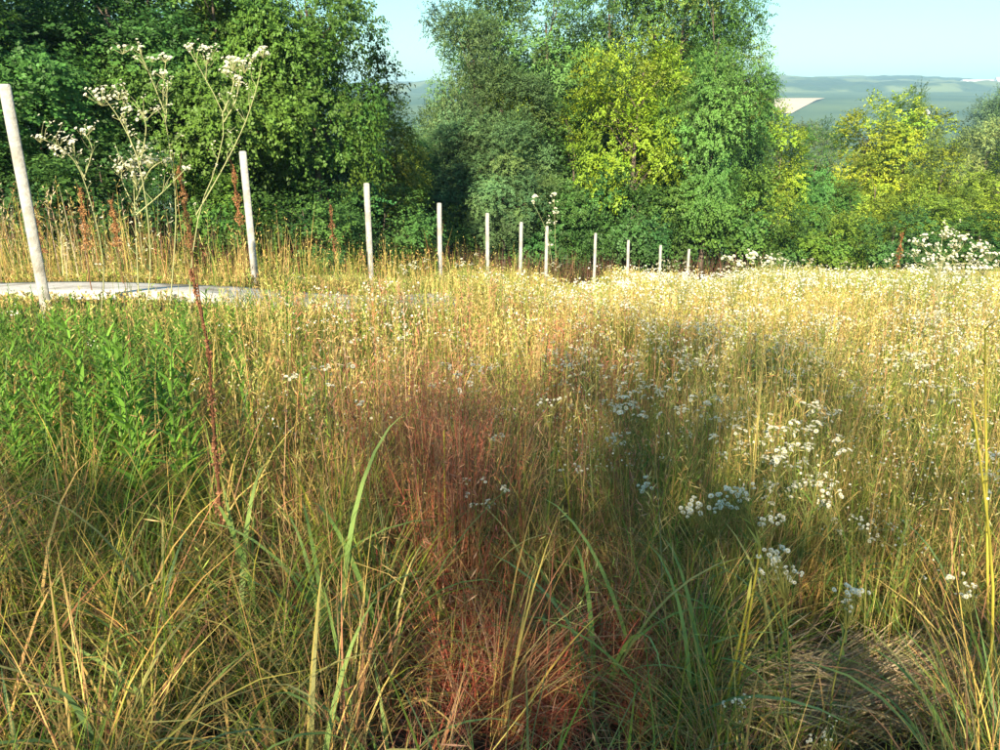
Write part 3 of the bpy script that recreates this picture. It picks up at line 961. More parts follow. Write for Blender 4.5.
# --- far meadow
a = Acc()
x, y = scatter(95000, 9.0, 37.0, 0.9)
nz = vnoise(x, y, 1.8, 6)
x, y = keep(x, y, np.clip(0.35 + 0.9 * nz, 0, 1))
n = len(x)
L = cap_height(x, y, rng.uniform(0.45, 1.0, n), 276)
green = vnoise(x, y, 2.6, 8)
C = mixc(n, (STRAW, 4), (TAN, 3), (np.array([0.42, 0.38, 0.09]), 3))
C = np.where((rng.random(n) < np.clip(green * 1.9 - 0.5, 0, 0.85))[:, None], mixc(n, (LIME * 1.2, 2), (np.array([0.3, 0.3, 0.07]), 2)), C)
W = 0.0042 * np.clip(y / 6.0, 1, 5) * rng.uniform(0.7, 1.3, n)
P = emit(a, x, y, L, W, rng.uniform(0.0, 0.2, n), rng.normal(0.15, 0.3, n), 3, C, prof=2.0)
pick = rng.random(n) < 0.4
panicle(a, P[pick], L[pick], np.clip(C[pick] * 1.1 + 0.03, 0, .8), n=3, size=0.07, w=0.012 * np.clip(y[pick] / 10, 1, 3))
o = obj('far_meadow_grass', a.mesh('far_meadow_grass'), M['grass'])
tag(o, 'golden sunlit meadow grass sloping down towards the trees', 'dry grass', kind='stuff')

# --- tall dry growth on the verge behind the road and under the fence
a = Acc()
n0 = 22000
s = rng.uniform(-18, 34, n0)
off = rng.uniform(-6.0, 0.6, n0)
x = p0[0] + fdir[0] * s + fright[0] * off
y = p0[1] + fdir[1] * s + fright[1] * off
m = (y > 8.2) & (y < 36)
x, y = x[m], y[m]
x, y = keep(x, y, np.clip(0.25 + 1.0 * vnoise(x, y, 1.2, 12), 0, 1))
n = len(x)
L = rng.uniform(0.3, 0.9, n) * np.where(rng.random(n) < 0.10, 1.5, 1.0) * (0.5 + 1.1 * vnoise(x, y, 0.7, 28))
C = mixc(n, (TAN, 4), (STRAW, 3), (np.array([0.30, 0.13, 0.06]), 1), (LIME, 4), (GREEN, 2))
W = 0.005 * np.clip(y / 8.0, 1, 4) * rng.uniform(0.7, 1.3, n)
P = emit(a, x, y, L, W, rng.uniform(0.0, 0.25, n), rng.normal(0.1, 0.25, n), 3, C, prof=2.0)
pick = rng.random(n) < 0.5
panicle(a, P[pick], L[pick], np.clip(C[pick] * 1.1, 0, .8), n=4, size=0.07, w=0.01 * np.clip(y[pick] / 10, 1, 3))
nv = 380
sv = rng.uniform(-12, 6, nv)
ov = rng.uniform(-3.5, -0.3, nv)
xv, yv = p0[0] + fdir[0] * sv * 0.3 + fright[0] * ov, p0[1] + 1.9 + fdir[1] * np.abs(sv) * 0.35
mv = road_dist(xv, yv) > RW + 0.1
xv, yv = xv[mv], yv[mv]
nv = len(xv)
Lv = rng.uniform(0.5, 1.45, nv)
Cv = mixc(nv, (np.array([0.6, 0.5, 0.3]), 3), (TAN, 2), (LIME, 1), (np.array([0.36, 0.16, 0.07]), 1))
Pv = emit(a, xv, yv, Lv, rng.uniform(0.005, 0.010, nv), np.abs(rng.normal(0, 0.2, nv)), rng.normal(0.1, 0.3, nv), 4, Cv, prof=2.0)
pv_ = rng.random(nv) < 0.6
panicle(a, Pv[pv_], Lv[pv_], np.clip(Cv[pv_] * 1.1, 0, .8), n=7, size=0.06, w=0.012)
o = obj('verge_grass', a.mesh('verge_grass'), M['grass'])
tag(o, 'tall dry grass and weeds on the verge behind the road', 'dry grass', kind='stuff')

# --- red-brown leafless undergrowth in the shade of the wood edge
a = Acc()
n0 = 7500
px = -60 + 820 * rng.random(n0) ** 0.7
D = np.interp(px, [-60, 250, 420, 700, 760], [13.5, 16, 23, 32, 33]) + rng.uniform(0, 3, n0)
x = (px - 500) / FPX * (D * CP + (EYE + 0.15 * D) * SP)
C = mixc(n0, (np.array([0.13, 0.05, 0.04]), 3), (np.array([0.2, 0.11, 0.06]), 2), (np.array([0.06, 0.075, 0.025]), 2))
emit(a, x, D, rng.uniform(0.5, 1.5, n0), 0.009 * np.clip(D / 12, 1, 3), rng.uniform(0, 0.5, n0), rng.normal(0.2, 0.6, n0), 3, C)
o = obj('undergrowth', a.mesh('undergrowth'), M['grass'])
tag(o, 'reddish brown twiggy undergrowth along the foot of the wood', 'undergrowth', kind='stuff')


# ------------------------------------------------------------------ white-flowering fleabane
WHITE = np.array([0.80, 0.77, 0.62])
YOLK = np.array([0.55, 0.42, 0.08])


def flower_disc(acc, c, up, r, seg, cup=0.25, white=WHITE):
    """One small daisy: a ring of petals round a yellow button."""
    up = norm(np.asarray(up, float))
    u = norm(np.cross(up, [0.31, 0.87, 0.4]))
    v = np.cross(up, u)
    V, F = [], []
    for k in range(seg):
        a0 = 2 * math.pi * k / seg
        h = math.pi / seg * 0.8
        for ang, rr, z in ((a0 - h, 0.3, 0), (a0 + h, 0.3, 0), (a0 + h, 1.0, cup), (a0 - h, 1.0, cup)):
            V.append(c + r * rr * (u * math.cos(ang) + v * math.sin(ang)) + up * r * z)
        F.append([4 * k, 4 * k + 1, 4 * k + 2, 4 * k + 3])
    acc.add(V, [np.array(F)], white)
    B = [c + r * 0.36 * (u * math.cos(t) + v * math.sin(t)) + up * r * 0.08 for t in np.arange(6) * math.pi / 3]
    acc.add(B + [c + up * r * 0.28], [np.array([[i, (i + 1) % 6, 6] for i in range(6)])], YOLK)


def fleabane_parts(seed, H, nbr, heads, hr, spread=0.16, seg=7, top=0.34, leaves=14, stemw=0.004, lean=0.06, stemcol=(0.22, 0.25, 0.07), green=GREEN):
    r = np.random.default_rng(seed)
    st, lf, fl, hd = Acc(), Acc(), Acc(), []
    k = 7
    zz = np.linspace(-0.03, H * (1 - top * 0.6), k)
    wob = np.cumsum(r.normal(0, lean * H / k, (k, 2)), 0) * np.linspace(0, 1, k)[:, None]
    P = np.concatenate([wob, zz[:, None]], 1)
    V, F = tube(P, stemw * (1 - 0.5 * np.linspace(0, 1, k)), 4)
    st.add(V, F, stemcol)
    for b in range(nbr):
        f = 1 - top * r.random() ** 0.8
        i = min(int(f * (k - 1)), k - 2)
        s = P[i] + (P[i + 1] - P[i]) * (f * (k - 1) - i)
        az = r.random() * 2 * math.pi
        out = spread * (0.25 + 0.75 * r.random()) * (H ** 0.5)
        e = np.array([s[0] + math.cos(az) * out, s[1] + math.sin(az) * out, H * (0.86 + 0.14 * r.random()) - out * 0.3])
        mid = s * 0.5 + e * 0.5 + np.array([math.cos(az), math.sin(az), -0.3]) * out * 0.25
        V, F = tube([s, mid, e], [stemw * 0.5, stemw * 0.4, stemw * 0.28], 3)
        st.add(V, F, stemcol)
        for h in range(heads):
            o = norm(r.normal(size=3) + np.array([0, 0, 1.1])) * hr * (1.2 + 2.6 * r.random())
            c = e + o * np.array([1, 1, 0.7])
            V, F = tube([e - np.array([0, 0, hr]), c], [stemw * 0.22, stemw * 0.18], 3)
            st.add(V, F, stemcol)
            up = norm(o + np.array([0, 0, 0.02]) + r.normal(0, 0.006, 3))
            hd.append((c, up, hr * (0.75 + 0.5 * r.random())))
            flower_disc(fl, c, up, hd[-1][2], seg, cup=r.uniform(-0.1, 0.5))
    if leaves:
        f = r.random(leaves) ** 1.2 * 0.85 + 0.05
        base = np.stack([np.interp(f, np.linspace(0, 1, k), P[:, j]) for j in range(3)], -1)
        V, F, _ = blades(base, H * r.uniform(0.05, 0.11, leaves), H * r.uniform(0.008, 0.014, leaves), r.random(leaves) * 6.28, r.uniform(0.6, 1.1, leaves), r.uniform(0.2, 1.1, leaves), 3)
        lf.add(V, F, green * r.uniform(0.8, 1.3))
    return st, lf, fl, hd


def parts_to_meshes(name, parts):
    st, lf, fl, hd = parts
    out = [('stem', st.mesh(name + '_stem', True), M['weed'])]
    if lf.n:
        out.append(('leaves', lf.mesh(name + '_leaves'), M['weed']))
    out.append(('flower_heads', fl.mesh(name + '_heads'), M['petal']))
    for _, me, mat in out:
        me.materials.append(mat)
    return out


def place_parts(name, metas, loc, rz, sc, label, cat, group=None):
    e = empty(name, loc, rz)
    e.scale = (sc, sc, sc)
    for nm, me, _ in metas:
        c = obj(nm, me, None, e)
        if nm in ('flower_heads', 'leaves', 'seeds'):
            c['kind'] = 'stuff'
    tag(e, label, cat, group)
    return e


variants = [parts_to_meshes(f'fleabane{k}', fleabane_parts(60 + k, 0.75, 8, 6, 0.0070, leaves=12)) for k in range(6)]
rng = np.random.default_rng(33)
# the 250 nearest and largest ones, in drifts over the middle and right of the meadow
x, y = scatter(2600, 2.6, 12.0, 0.5, 1.0)
px = zone_px(x, y)
w = np.clip((px - 430) / 350, 0.02, 1) * np.clip(vnoise(x, y, 1.3, 31) * 1.6 - 0.3, 0, 1) * np.where(y < 4.0, 0.5, 1)
m = (rng.random(len(x)) < w) & (road_dist(x, y) > 1.4)
x, y = x[m][:250], y[m][:250]
for k in range(len(x)):
    L = float(cap_height(np.array([x[k]]), np.array([y[k]]), np.array([rng.uniform(0.55, 0.95)]), 268)[0])
    place_parts('fleabane', variants[k % 6], (x[k], y[k], h1(x[k], y[k])), rng.random() * 6.28, max(L, 0.35) / 0.75,
                'slender fleabane with small white daisy heads standing in the meadow grass', 'wildflower', 'fleabanes in the open meadow')

# taller ones whose tops stand above the meadow edge
for k in range(46):
    px = rng.uniform(600, 1010) if k < 34 else rng.uniform(380, 620)
    D = rng.uniform(9, 20)
    X = X_at(px, D)
    if float(road_dist(np.array([X]), np.array([D]))[0]) < 1.3:
        continue
    top = pt(px, rng.uniform(250, 278) - max(0, px - 860) * 0.06, D)[2]
    place_parts('tall_meadow_fleabane', variants[k % 6], (X, D, h1(X, D)), rng.random() * 6.28, max(top - h1(X, D), 0.6) / 0.75,
                'taller fleabane whose white top stands above the meadow edge', 'wildflower', 'tall fleabanes along the meadow edge')

# the mass of smaller ones behind
a = Acc()
n = 1600
x, y = scatter(26000, 7.0, 36.0, 0.55)
px = zone_px(x, y)
w = np.clip((px - 250) / 400, 0.08, 1) * np.clip((40 - y) / 25, 0.1, 1) * np.clip(vnoise(x, y, 2.2, 41) * 1.8 - 0.35, 0, 1)
m = (rng.random(len(x)) < w) & (road_dist(x, y) > 1.4) & ((x - p0[0]) * fright[0] + (y - p0[1]) * fright[1] > 2.5) & (y < 27)
x, y = x[m][:n], y[m][:n]
n = len(x)
L = cap_height(x, y, rng.uniform(0.5, 1.0, n), 272)
P = emit(a, x, y, L, 0.004 * np.clip(y / 7, 1, 4), rng.uniform(0, .15, n), rng.normal(0.05, 0.1, n), 2, mixc(n, (LIME, 1), (TAN, 1)), prof=2)
nh = 5
sz = 0.011 * np.clip(y / 10, 1, 1.7)
cc = P[:, -1][:, None] + rng.normal(size=(n, nh, 3)) * (np.array([0.05, 0.05, 0.025]) * np.clip(y / 12, 1, 1.6)[:, None])[:, None]
up = norm(rng.normal(size=(n, nh, 3)) * 0.5 + np.array([0, -0.35, 0.9]))
u = norm(np.cross(up, np.array([0.3, 0.9, 0.3])))
v = np.cross(up, u)
ang = np.arange(5) * 2 * math.pi / 5
R_ = (sz[:, None] * rng.uniform(0.7, 1.3, (n, nh)))[..., None, None]
V = cc[:, :, None] + R_ * (np.cos(ang)[:, None] * u[:, :, None] + np.sin(ang)[:, None] * v[:, :, None])
a.add(V.reshape(-1, 3), [np.arange(n * nh * 5).reshape(-1, 5)], WHITE)
o = obj('fleabane_mass', a.mesh('fleabane_mass'), M['petal'])
tag(o, 'countless small white flowers over the sunlit meadow', 'wildflowers', kind='stuff')

# fine pale florets and seed tufts spread through the nearer meadow
a = Acc()
x, y = scatter(8500, 2.6, 13.0, 0.45)
px = zone_px(x, y)
w = np.clip((px - 200) / 300, 0.05, 1) * np.clip(vnoise(x, y, 0.9, 51) * 1.9 - 0.45, 0, 1)
m = (rng.random(len(x)) < w) & (road_dist(x, y) > 1.3)
x, y = x[m], y[m]
n = len(x)
L = cap_height(x, y, rng.uniform(0.35, 0.95, n), 276)
P = emit(a, x, y, L, 0.0022 * np.clip(y / 3, 1, 4), np.abs(rng.normal(0, 0.12, n)), rng.normal(0.05, 0.2, n), 3, mixc(n, (LIME, 2), (TAN, 1), (GREEN, 1)), prof=2)
nh = 6
cc = P[:, -1][:, None] + rng.normal(size=(n, nh, 3)) * np.array([0.035, 0.035, 0.022])
up = norm(rng.normal(size=(n, nh, 3)) * 0.6 + np.array([0, -0.3, 0.8]))
u = norm(np.cross(up, np.array([0.3, 0.9, 0.3])))
v = np.cross(up, u)
R_ = (0.0045 * np.clip(y / 4, 1, 2)[:, None] * rng.uniform(0.6, 1.4, (n, nh)))[..., None, None]
V = cc[:, :, None] + R_ * (np.cos(ang)[:, None] * u[:, :, None] + np.sin(ang)[:, None] * v[:, :, None])
fc = np.where(rng.random((n, 1, 1, 1)) < 0.55, WHITE, np.array([0.62, 0.55, 0.33])) * rng.uniform(0.75, 1.1, (n, nh, 1, 1)) * np.ones((1, 1, 5, 1))
a.add(V.reshape(-1, 3), [np.arange(n * nh * 5).reshape(-1, 5)], np.clip(fc, 0, 0.85).reshape(-1, 3))
o = obj('meadow_florets', a.mesh('meadow_florets'), M['petal'])
tag(o, 'tiny cream and white florets speckled through the nearer meadow', 'wildflowers', kind='stuff')

# ------------------------------------------------------------------ tall single weeds
def arc_stem(acc, P, r0, r1, col, sides=5):
    V, F = tube(P, np.linspace(r0, r1, len(P)), sides)
    acc.add(V, F, col)


def tall_fleabane(px_base, D, path, clusters, hr, label, seed):
    """A tall branching weed: stems as pixel paths on its own upright plane with depth jitter."""
    r = np.random.default_rng(seed)
    X = X_at(px_base, D)
    gz = h1(X, D)
    root = np.array([X, D, gz])
    e = empty('tall_fleabane', root)
    st, lf, fl = Acc(), Acc(), Acc()
    for pth in path:
        pts = []
        dep = r.normal(0, 0.12)
        for j, (a_, b_) in enumerate(pth):
            p = pt(a_, b_, D + dep * j / len(pth)) - root
            pts.append(p)
        pts = np.array(pts)
        if pth[0][1] > 262:
            pts = np.concatenate([[np.array([0, 0, -0.03])], pts])
        tt_ = np.linspace(0, len(pts) - 1, 14)
        pts = catmull(pts, tt_)
        V, F = tube(pts, np.linspace(0.0062, 0.0028, 14), 5)
        st.add(V, F, (0.42, 0.42, 0.20))
        for _ in range(7):
            b0 = pts[int(r.integers(3, 13))]
            b1 = b0 + np.array([r.normal(0, 0.07), r.normal(0, 0.07), r.uniform(0.05, 0.16)]) * min(1.0, D / 8)
            V, F = tube([b0, (b0 + b1) / 2 + r.normal(0, 0.008, 3), b1], [0.0028, 0.0022, 0.0015], 3)
            st.add(V, F, (0.42, 0.42, 0.20))
            for _ in range(int(r.integers(1, 5))):
                flower_disc(fl, b1 + r.normal(0, 0.018, 3), norm(np.array([r.normal(0, .4), -0.4, 0.7])), hr * r.uniform(0.5, 1.0), 6, cup=0.4)
        nl = 9
        base = pts[r.integers(1, 10, nl)]
        V, F, _ = blades(base, r.uniform(0.06, 0.14, nl), r.uniform(0.010, 0.02, nl), r.random(nl) * 6.28, r.uniform(0.5, 1.0, nl), r.uniform(0.2, 1.2, nl), 3)
        lf.add(V, F, np.array([0.14, 0.2, 0.06]))
    for (a_, b_, wpx, n_) in [(q0, q1, q2, int(q3 * 1.8)) for q0, q1, q2, q3 in clusters]:
        c0 = pt(a_, b_, D + r.normal(0, 0.08)) - root
        wm = wpx / FPX * D * 0.5
        for j in range(n_):
            o = r.normal(size=3) * np.array([0.55, 0.55, 0.28]) * wm
            c = c0 + o
            V, F = tube([c0 - np.array([0, 0, wm * 0.9]), c], [0.0022, 0.0016], 3)
            st.add(V, F, (0.42, 0.42, 0.20))
            flower_disc(fl, c, norm(o * 0.4 / wm + np.array([0, -0.5, 0.6])), hr * r.uniform(0.8, 1.25), 8, cup=0.3)
    for nm, ac, mat in (('stem', st, 'weed'), ('leaves', lf, 'weed'), ('flower_heads', fl, 'petal')):
        c = obj(nm, ac.mesh('tall_' + nm), M[mat], e)
        if nm != 'stem':
            c['kind'] = 'stuff'
    tag(e, label, 'wildflower', 'tall white-flowering weeds beside the road')


tall_fleabane(192, 7.6, [[(190, 280), (200, 210), (215, 170), (224, 120), (206, 80), (190, 52)], [(224, 122), (236, 100), (240, 75)], [(196, 215), (222, 170), (243, 128), (256, 90), (262, 62)],
                        [(222, 116), (232, 90), (236, 70)], [(206, 80), (207, 60)]],
              [(189, 47, 12, 5), (207, 47, 10, 4), (232, 60, 22, 12), (244, 62, 22, 10), (262, 50, 16, 9), (226, 68, 14, 6), (240, 78, 12, 5), (252, 56, 12, 5)], 0.0135,
              'tallest white-flowering weed, its crown forking high left of the second fence post', 70)
tall_fleabane(168, 7.9, [[(172, 282), (176, 210), (170, 150), (163, 100), (166, 60)], [(164, 110), (150, 75), (140, 52)], [(166, 120), (168, 80)]],
              [(122, 47, 14, 6), (141, 49, 11, 4), (165, 56, 14, 7), (163, 72, 14, 6), (152, 58, 8, 3)], 0.013,
              'tall weed with several white tufts, just left of the tallest flowering one', 71)
tall_fleabane(140, 7.4, [[(150, 280), (148, 220), (138, 160), (120, 120), (104, 98)], [(140, 165), (146, 130), (142, 112)], [(132, 145), (122, 115)], [(120, 120), (128, 100)]],
              [(100, 92, 28, 14), (128, 108, 10, 4), (143, 113, 12, 5), (118, 95, 10, 4)], 0.013,
              'weed with one broad flat white flower cluster beside the tall flowering pair', 72)
tall_fleabane(98, 7.2, [[(104, 280), (98, 230), (82, 175), (66, 152), (52, 148)], [(84, 178), (92, 150), (84, 132)], [(86, 180), (76, 160), (74, 142)], [(70, 156), (58, 146), (40, 138)]],
              [(40, 138, 10, 4), (54, 147, 12, 5), (62, 153, 12, 5), (80, 130, 10, 4), (89, 128, 8, 3), (72, 142, 8, 4)], 0.012,
              'weed with arching sprays of small white flowers next to the leaning post', 73)
tall_fleabane(140, 7.7, [[(138, 282), (136, 230), (134, 180), (140, 150)], [(136, 200), (150, 170), (166, 160)], [(136, 210), (122, 180), (124, 160)], [(137, 190), (130, 165)], [(136, 215), (165, 190), (188, 166)]],
              [(140, 148, 16, 8), (130, 162, 22, 12), (148, 160, 18, 10), (166, 160, 14, 6), (188, 167, 12, 5), (118, 168, 14, 7), (136, 175, 22, 10)], 0.012,
              'low bushy weed full of small white flowers under the tall ones', 74)
tall_fleabane(556, 17, [[(552, 262), (546, 230), (534, 205)], [(556, 262), (555, 230), (554, 196)]],
              [(534, 197, 6, 3), (554, 194, 4, 2)], 0.03, 'two thin bare stalks with single white heads among the posts', 75)
tall_fleabane(938, 10.5, [[(936, 300), (940, 268), (942, 240), (946, 232)], [(940, 272), (925, 250), (918, 240)], [(940, 270), (960, 250), (965, 238)], [(938, 280), (915, 262), (916, 252)], [(940, 275), (975, 262), (984, 250)]],
              [(946, 232, 16, 10), (926, 236, 10, 6), (918, 241, 10, 5), (960, 237, 12, 6), (966, 238, 8, 4), (918, 252, 10, 5), (935, 246, 12, 6), (984, 246, 14, 8), (992, 254, 16, 8), (952, 254, 14, 6), (970, 256, 12, 6), (930, 258, 16, 10), (945, 266, 20, 12), (965, 268, 22, 14), (985, 266, 22, 14), (915, 268, 16, 9), (955, 244, 12, 8), (975, 246, 12, 8)], 0.015,
              'bushy white-flowering weed topping the meadow edge right of the brown seed stalk', 76)
tall_fleabane(760, 14, [[(760, 300), (758, 275), (752, 255)], [(760, 280), (772, 262)], [(758, 280), (740, 262)]],
              [(752, 254, 12, 7), (772, 260, 12, 6), (740, 262, 10, 5), (730, 258, 10, 5)], 0.025,
              'pale flowering weed at the meadow edge before the dark locust', 77)


# --- dock stalks with rust-brown seed
def dock(px, D, base_py, top_py, label, wpx, col=(0.26, 0.095, 0.035), frac=0.5, seed=0, dens=520, lean=0.0):
    r = np.random.default_rng(seed + 900)
    wpx, dens = wpx * 1.15, int(dens * 1.3)
    X = float(pt(px, top_py, D)[0])
    gz = h1(X, D)
    H = pt(px, top_py, D)[2] - gz
    e = empty('dock_stalk', (X, D, gz), r.random() * 0.3)
    st, sd = Acc(), Acc()
    k = 6
    P = np.stack([np.cumsum(r.normal(0, 0.012, k)) + lean * np.linspace(0, H, k), np.cumsum(r.normal(0, 0.012, k)), np.linspace(-0.03, H, k)], -1)
    arc_stem(st, P, 0.006, 0.0025, (0.20, 0.09, 0.045))
    rad = wpx / FPX * D / 2
    nb = 7
    for b in range(nb):
        z = H * (1 - frac * (b + 0.5) / nb)
        az = r.random() * 6.28
        s = np.array([np.interp(z, P[:, 2], P[:, 0]), np.interp(z, P[:, 2], P[:, 1]), z])
        ee = s + np.array([math.cos(az) * rad * 0.6, math.sin(az) * rad * 0.6, H * frac * 0.22])
        arc_stem(st, [s, (s + ee) / 2 + [0, 0, -0.01], ee], 0.003, 0.0015, (0.20, 0.09, 0.045), 4)
    z = H * (1 - frac * r.random(dens) ** 0.9)
    taper = np.clip(0.35 + (H - z) / (H * frac) * 0.9, 0, 1) * (0.55 + 0.45 * np.sin(z / H * 40 + seed))
    az = r.random(dens) * 6.28
    rr = rad * taper * np.sqrt(r.random(dens))
    c = np.stack([np.interp(z, P[:, 2], P[:, 0]) + np.cos(az) * rr, np.interp(z, P[:, 2], P[:, 1]) + np.sin(az) * rr, z], -1)
    d = norm(r.normal(size=(dens, 3)))
    s_ = norm(np.cross(d, r.normal(size=(dens, 3))))
    q_ = max(0.006, rad * 0.16)
    V = np.stack([c - d * q_, c + s_ * q_ * 0.7, c + d * q_, c - s_ * q_ * 0.7], 1)
    sd.add(V.reshape(-1, 3), [np.arange(dens * 4).reshape(-1, 4)], np.repeat(np.array(col)[None] * r.uniform(0.6, 1.6, (dens, 1)), 4, 0))
    obj('stem', st.mesh('dock_stem', True), M['weed'], e)
    c_ = obj('seeds', sd.mesh('dock_seeds'), M['weed'], e)
    c_['kind'] = 'stuff'
    tag(e, label, 'seed stalk', 'brown dock seed stalks')


OR = (0.33, 0.17, 0.065)
dock(77, 8.6, 300, 188, 'rust-brown seed stalk between the leaning post and the bushy white weed', 11, OR, 0.55, 1)
dock(180, 8.9, 300, 165, 'orange-brown seed stalk behind the tall white-flowering weeds', 12, OR, 0.6, 2)
dock(235, 11.3, 290, 165, 'reddish seed stalk leaning against the second fence post', 10, (0.30, 0.14, 0.06), 0.45, 3)
dock(30, 9.2, 300, 195, 'brown seed stalk just behind the leaning post', 12, (0.22, 0.09, 0.045), 0.6, 4)
dock(110, 9.4, 300, 200, 'pale orange seed stalk among the white weeds', 12, OR, 0.5, 5)
dock(900, 12, 300, 232, 'single brown seed stalk rising above the sunlit meadow edge', 8, (0.33, 0.15, 0.055), 0.3, 6, 260)
dock(198, 2.55, 520, 268, 'tall dark rust dock stalk standing in the near green grass', 11, (0.27, 0.12, 0.06), 0.72, 7, 520)
dock(330, 13, 290, 205, 'short reddish seed stalk between the second and third posts', 9, (0.33, 0.15, 0.07), 0.5, 8, 300)

# --- leafy green weeds of the left patch
def leafy(seed, H, nleaf):
    r = np.random.default_rng(seed)
    st, lf = Acc(), Acc()
    k = 6
    P = np.concatenate([np.cumsum(r.normal(0, 0.012, (k, 2)), 0), np.linspace(-0.02, H, k)[:, None]], 1)
    V, F = tube(P, np.linspace(0.004, 0.0018, k), 4)
    st.add(V, F, (0.10, 0.15, 0.04))
    f = np.linspace(0.2, 1.0, nleaf)
    base = np.stack([np.interp(f, np.linspace(0, 1, k), P[:, j]) for j in range(3)], -1)
    ln = (0.13 - 0.07 * f) * r.uniform(0.8, 1.2, nleaf)
    V, F, _ = blades(base, ln, ln * 0.19, np.arange(nleaf) * 2.4 + r.normal(0, .2, nleaf), r.uniform(0.5, 0.95, nleaf), r.uniform(0.2, 0.9, nleaf), 4, prof=1.6)
    c = np.array([0.135, 0.275, 0.032]) * r.uniform(0.75, 1.3, (nleaf, 1))
    lf.add(V, F, np.repeat(c, 9, 0))
    out = [('stem', st.mesh('leafy_stem', True), M['weed']), ('leaves', lf.mesh('leafy_leaves'), M['weed'])]
    for _, me, mat in out:
        me.materials.append(mat)
    return out


leafy_v = [leafy(200 + k, 0.7, 46) for k in range(5)]
rng = np.random.default_rng(55)
cnt = 0
while cnt < 285:
    D = rng.uniform(2.8, 7.2)
    px = rng.uniform(-50, 200) if rng.random() < 0.93 else rng.uniform(200, 320)
    X = X_at(px, D)
    if float(road_dist(np.array([X]), np.array([D]))[0]) < 1.5:
        continue
    L = float(cap_height(np.array([X]), np.array([D]), np.array([rng.uniform(0.5, 0.9)]), 308)[0])
    place_parts('leafy_weed', leafy_v[cnt % 5], (X, D, h1(X, D)), rng.random() * 6.28, max(L, 0.3) / 0.7,
                'fresh green leafy weed stem in the patch in front of the road', 'weed', 'leafy green weeds in front of the road')
    cnt += 1

# --- big near flower heads, right foreground
def near_fleabane(base_px, D, heads, label, seed, stem_col=(0.30, 0.30, 0.08), lift=0.0):
    r = np.random.default_rng(seed)
    X = X_at(base_px, D)
    gz = h1(X, D)
    root = np.array([X, D, gz])
    e = empty('near_fleabane', root)
    st, lf = Acc(), Acc()
    heads = [(a_ + r.normal(0, 3), b_ + r.normal(0, 2.5), s_ * q0) for (a_, b_, s_) in heads for q0 in (0.62, 0.5, 0.42)]
    tips = [pt(a_, b_, D + r.normal(0, 0.04)) - root for (a_, b_, s_) in heads]
    cen = np.mean(tips, 0)
    fork = np.array([cen[0] * 0.7, cen[1] * 0.7, cen[2] * 0.82])
    arc_stem(st, catmull(np.array([[0, 0, -0.03], fork * 0.5 + r.normal(0, .01, 3), fork]), np.linspace(0, 2, 8)), 0.0035, 0.0025, stem_col)
    for t_, (a_, b_, s_) in zip(tips, heads):
        mid = fork * 0.45 + t_ * 0.55 + r.normal(0, 0.012, 3)
        arc_stem(st, catmull(np.array([fork, mid, t_]), np.linspace(0, 2, 7)), 0.0011, 0.0007, stem_col, 4)
        fa = Acc()
        rad = s_ / FPX * D * 0.5
        n_ = 16
        up = norm(np.array([r.normal(0, .3), -0.35 + r.normal(0, .3), 0.9]))
        for ring, (cup, sc) in enumerate(((0.15, 1.0), (0.5, 0.85))):
            flower_disc(fa, t_ + up * ring * rad * 0.1, up, rad * sc, n_ - 3 * ring, cup)
        obj('flower_head', fa.mesh('near_head'), M['petal'], e)
    nl = 10
    f = r.random(nl)
    base = fork[None] * f[:, None]
    V, F, _ = blades(base, r.uniform(0.05, 0.10, nl), r.uniform(0.007, 0.012, nl), r.random(nl) * 6.28, r.uniform(0.5, 1.0, nl), r.uniform(0.3, 1.2, nl), 4)
    lf.add(V, F, np.array([0.12, 0.19, 0.04]))
    obj('stem', st.mesh('near_stem', True), M['weed'], e)
    c_ = obj('leaves', lf.mesh('near_leaves'), M['weed'], e)
    c_['kind'] = 'stuff'
    tag(e, label, 'wildflower', 'large white daisies in the near grass')


rng = np.random.default_rng(77)
def cluster(cx, cy, n_, sx, sy, s0=7, s1=12):
    return [(cx + rng.normal(0, sx), cy + rng.normal(0, sy), rng.uniform(s0, s1)) for _ in range(n_)]


near_fleabane(770, 2.35, cluster(745, 490, 9, 16, 5) + cluster(770, 520, 4, 8, 4), 'near white daisy cluster spreading flat above the green grass', 1)
near_fleabane(720, 2.5, cluster(700, 508, 9, 10, 6) + cluster(718, 504, 4, 6, 4), 'near white daisy cluster beside the flat spreading one', 2)
near_fleabane(790, 2.1, cluster(776, 555, 7, 7, 5, 9, 14) + cluster(790, 575, 6, 9, 5, 7, 11), 'near dense white daisy cluster above the yellow stalk', 3)
near_fleabane(830, 2.0, cluster(858, 590, 4, 5, 4, 10, 14) + cluster(845, 606, 3, 7, 4, 6, 9) + [(836, 591, 8)], 'three near white flower balls on a sideways stem', 4)
near_fleabane(650, 2.9, cluster(645, 488, 5, 7, 5, 6, 9), 'small white daisy cluster left of the larger near ones', 5)
near_fleabane(825, 2.8, cluster(828, 495, 6, 8, 6, 5, 9), 'small white daisy cluster right of the larger near ones', 6)
near_fleabane(865, 2.5, cluster(866, 530, 3, 4, 5, 5, 9), 'few white daisies right of the near clusters', 7)
near_fleabane(970, 2.3, cluster(968, 585, 6, 10, 10, 6, 10), 'loose white daisies at the yellow grass on the right', 8)
near_fleabane(550, 3.6, cluster(552, 400, 4, 8, 3, 5, 8), 'white daisy pair in the brown shaded grass', 9)
near_fleabane(500, 3.6, cluster(503, 438, 4, 8, 3, 5, 8), 'white daisies beside the red-brown stems', 10)
near_fleabane(605, 3.5, cluster(612, 440, 6, 10, 5, 5, 8), 'white daisies in the middle of the shaded hollow', 11)
near_fleabane(575, 3.4, cluster(578, 470, 5, 10, 4, 4, 8), 'low white daisies below the shaded hollow', 12)
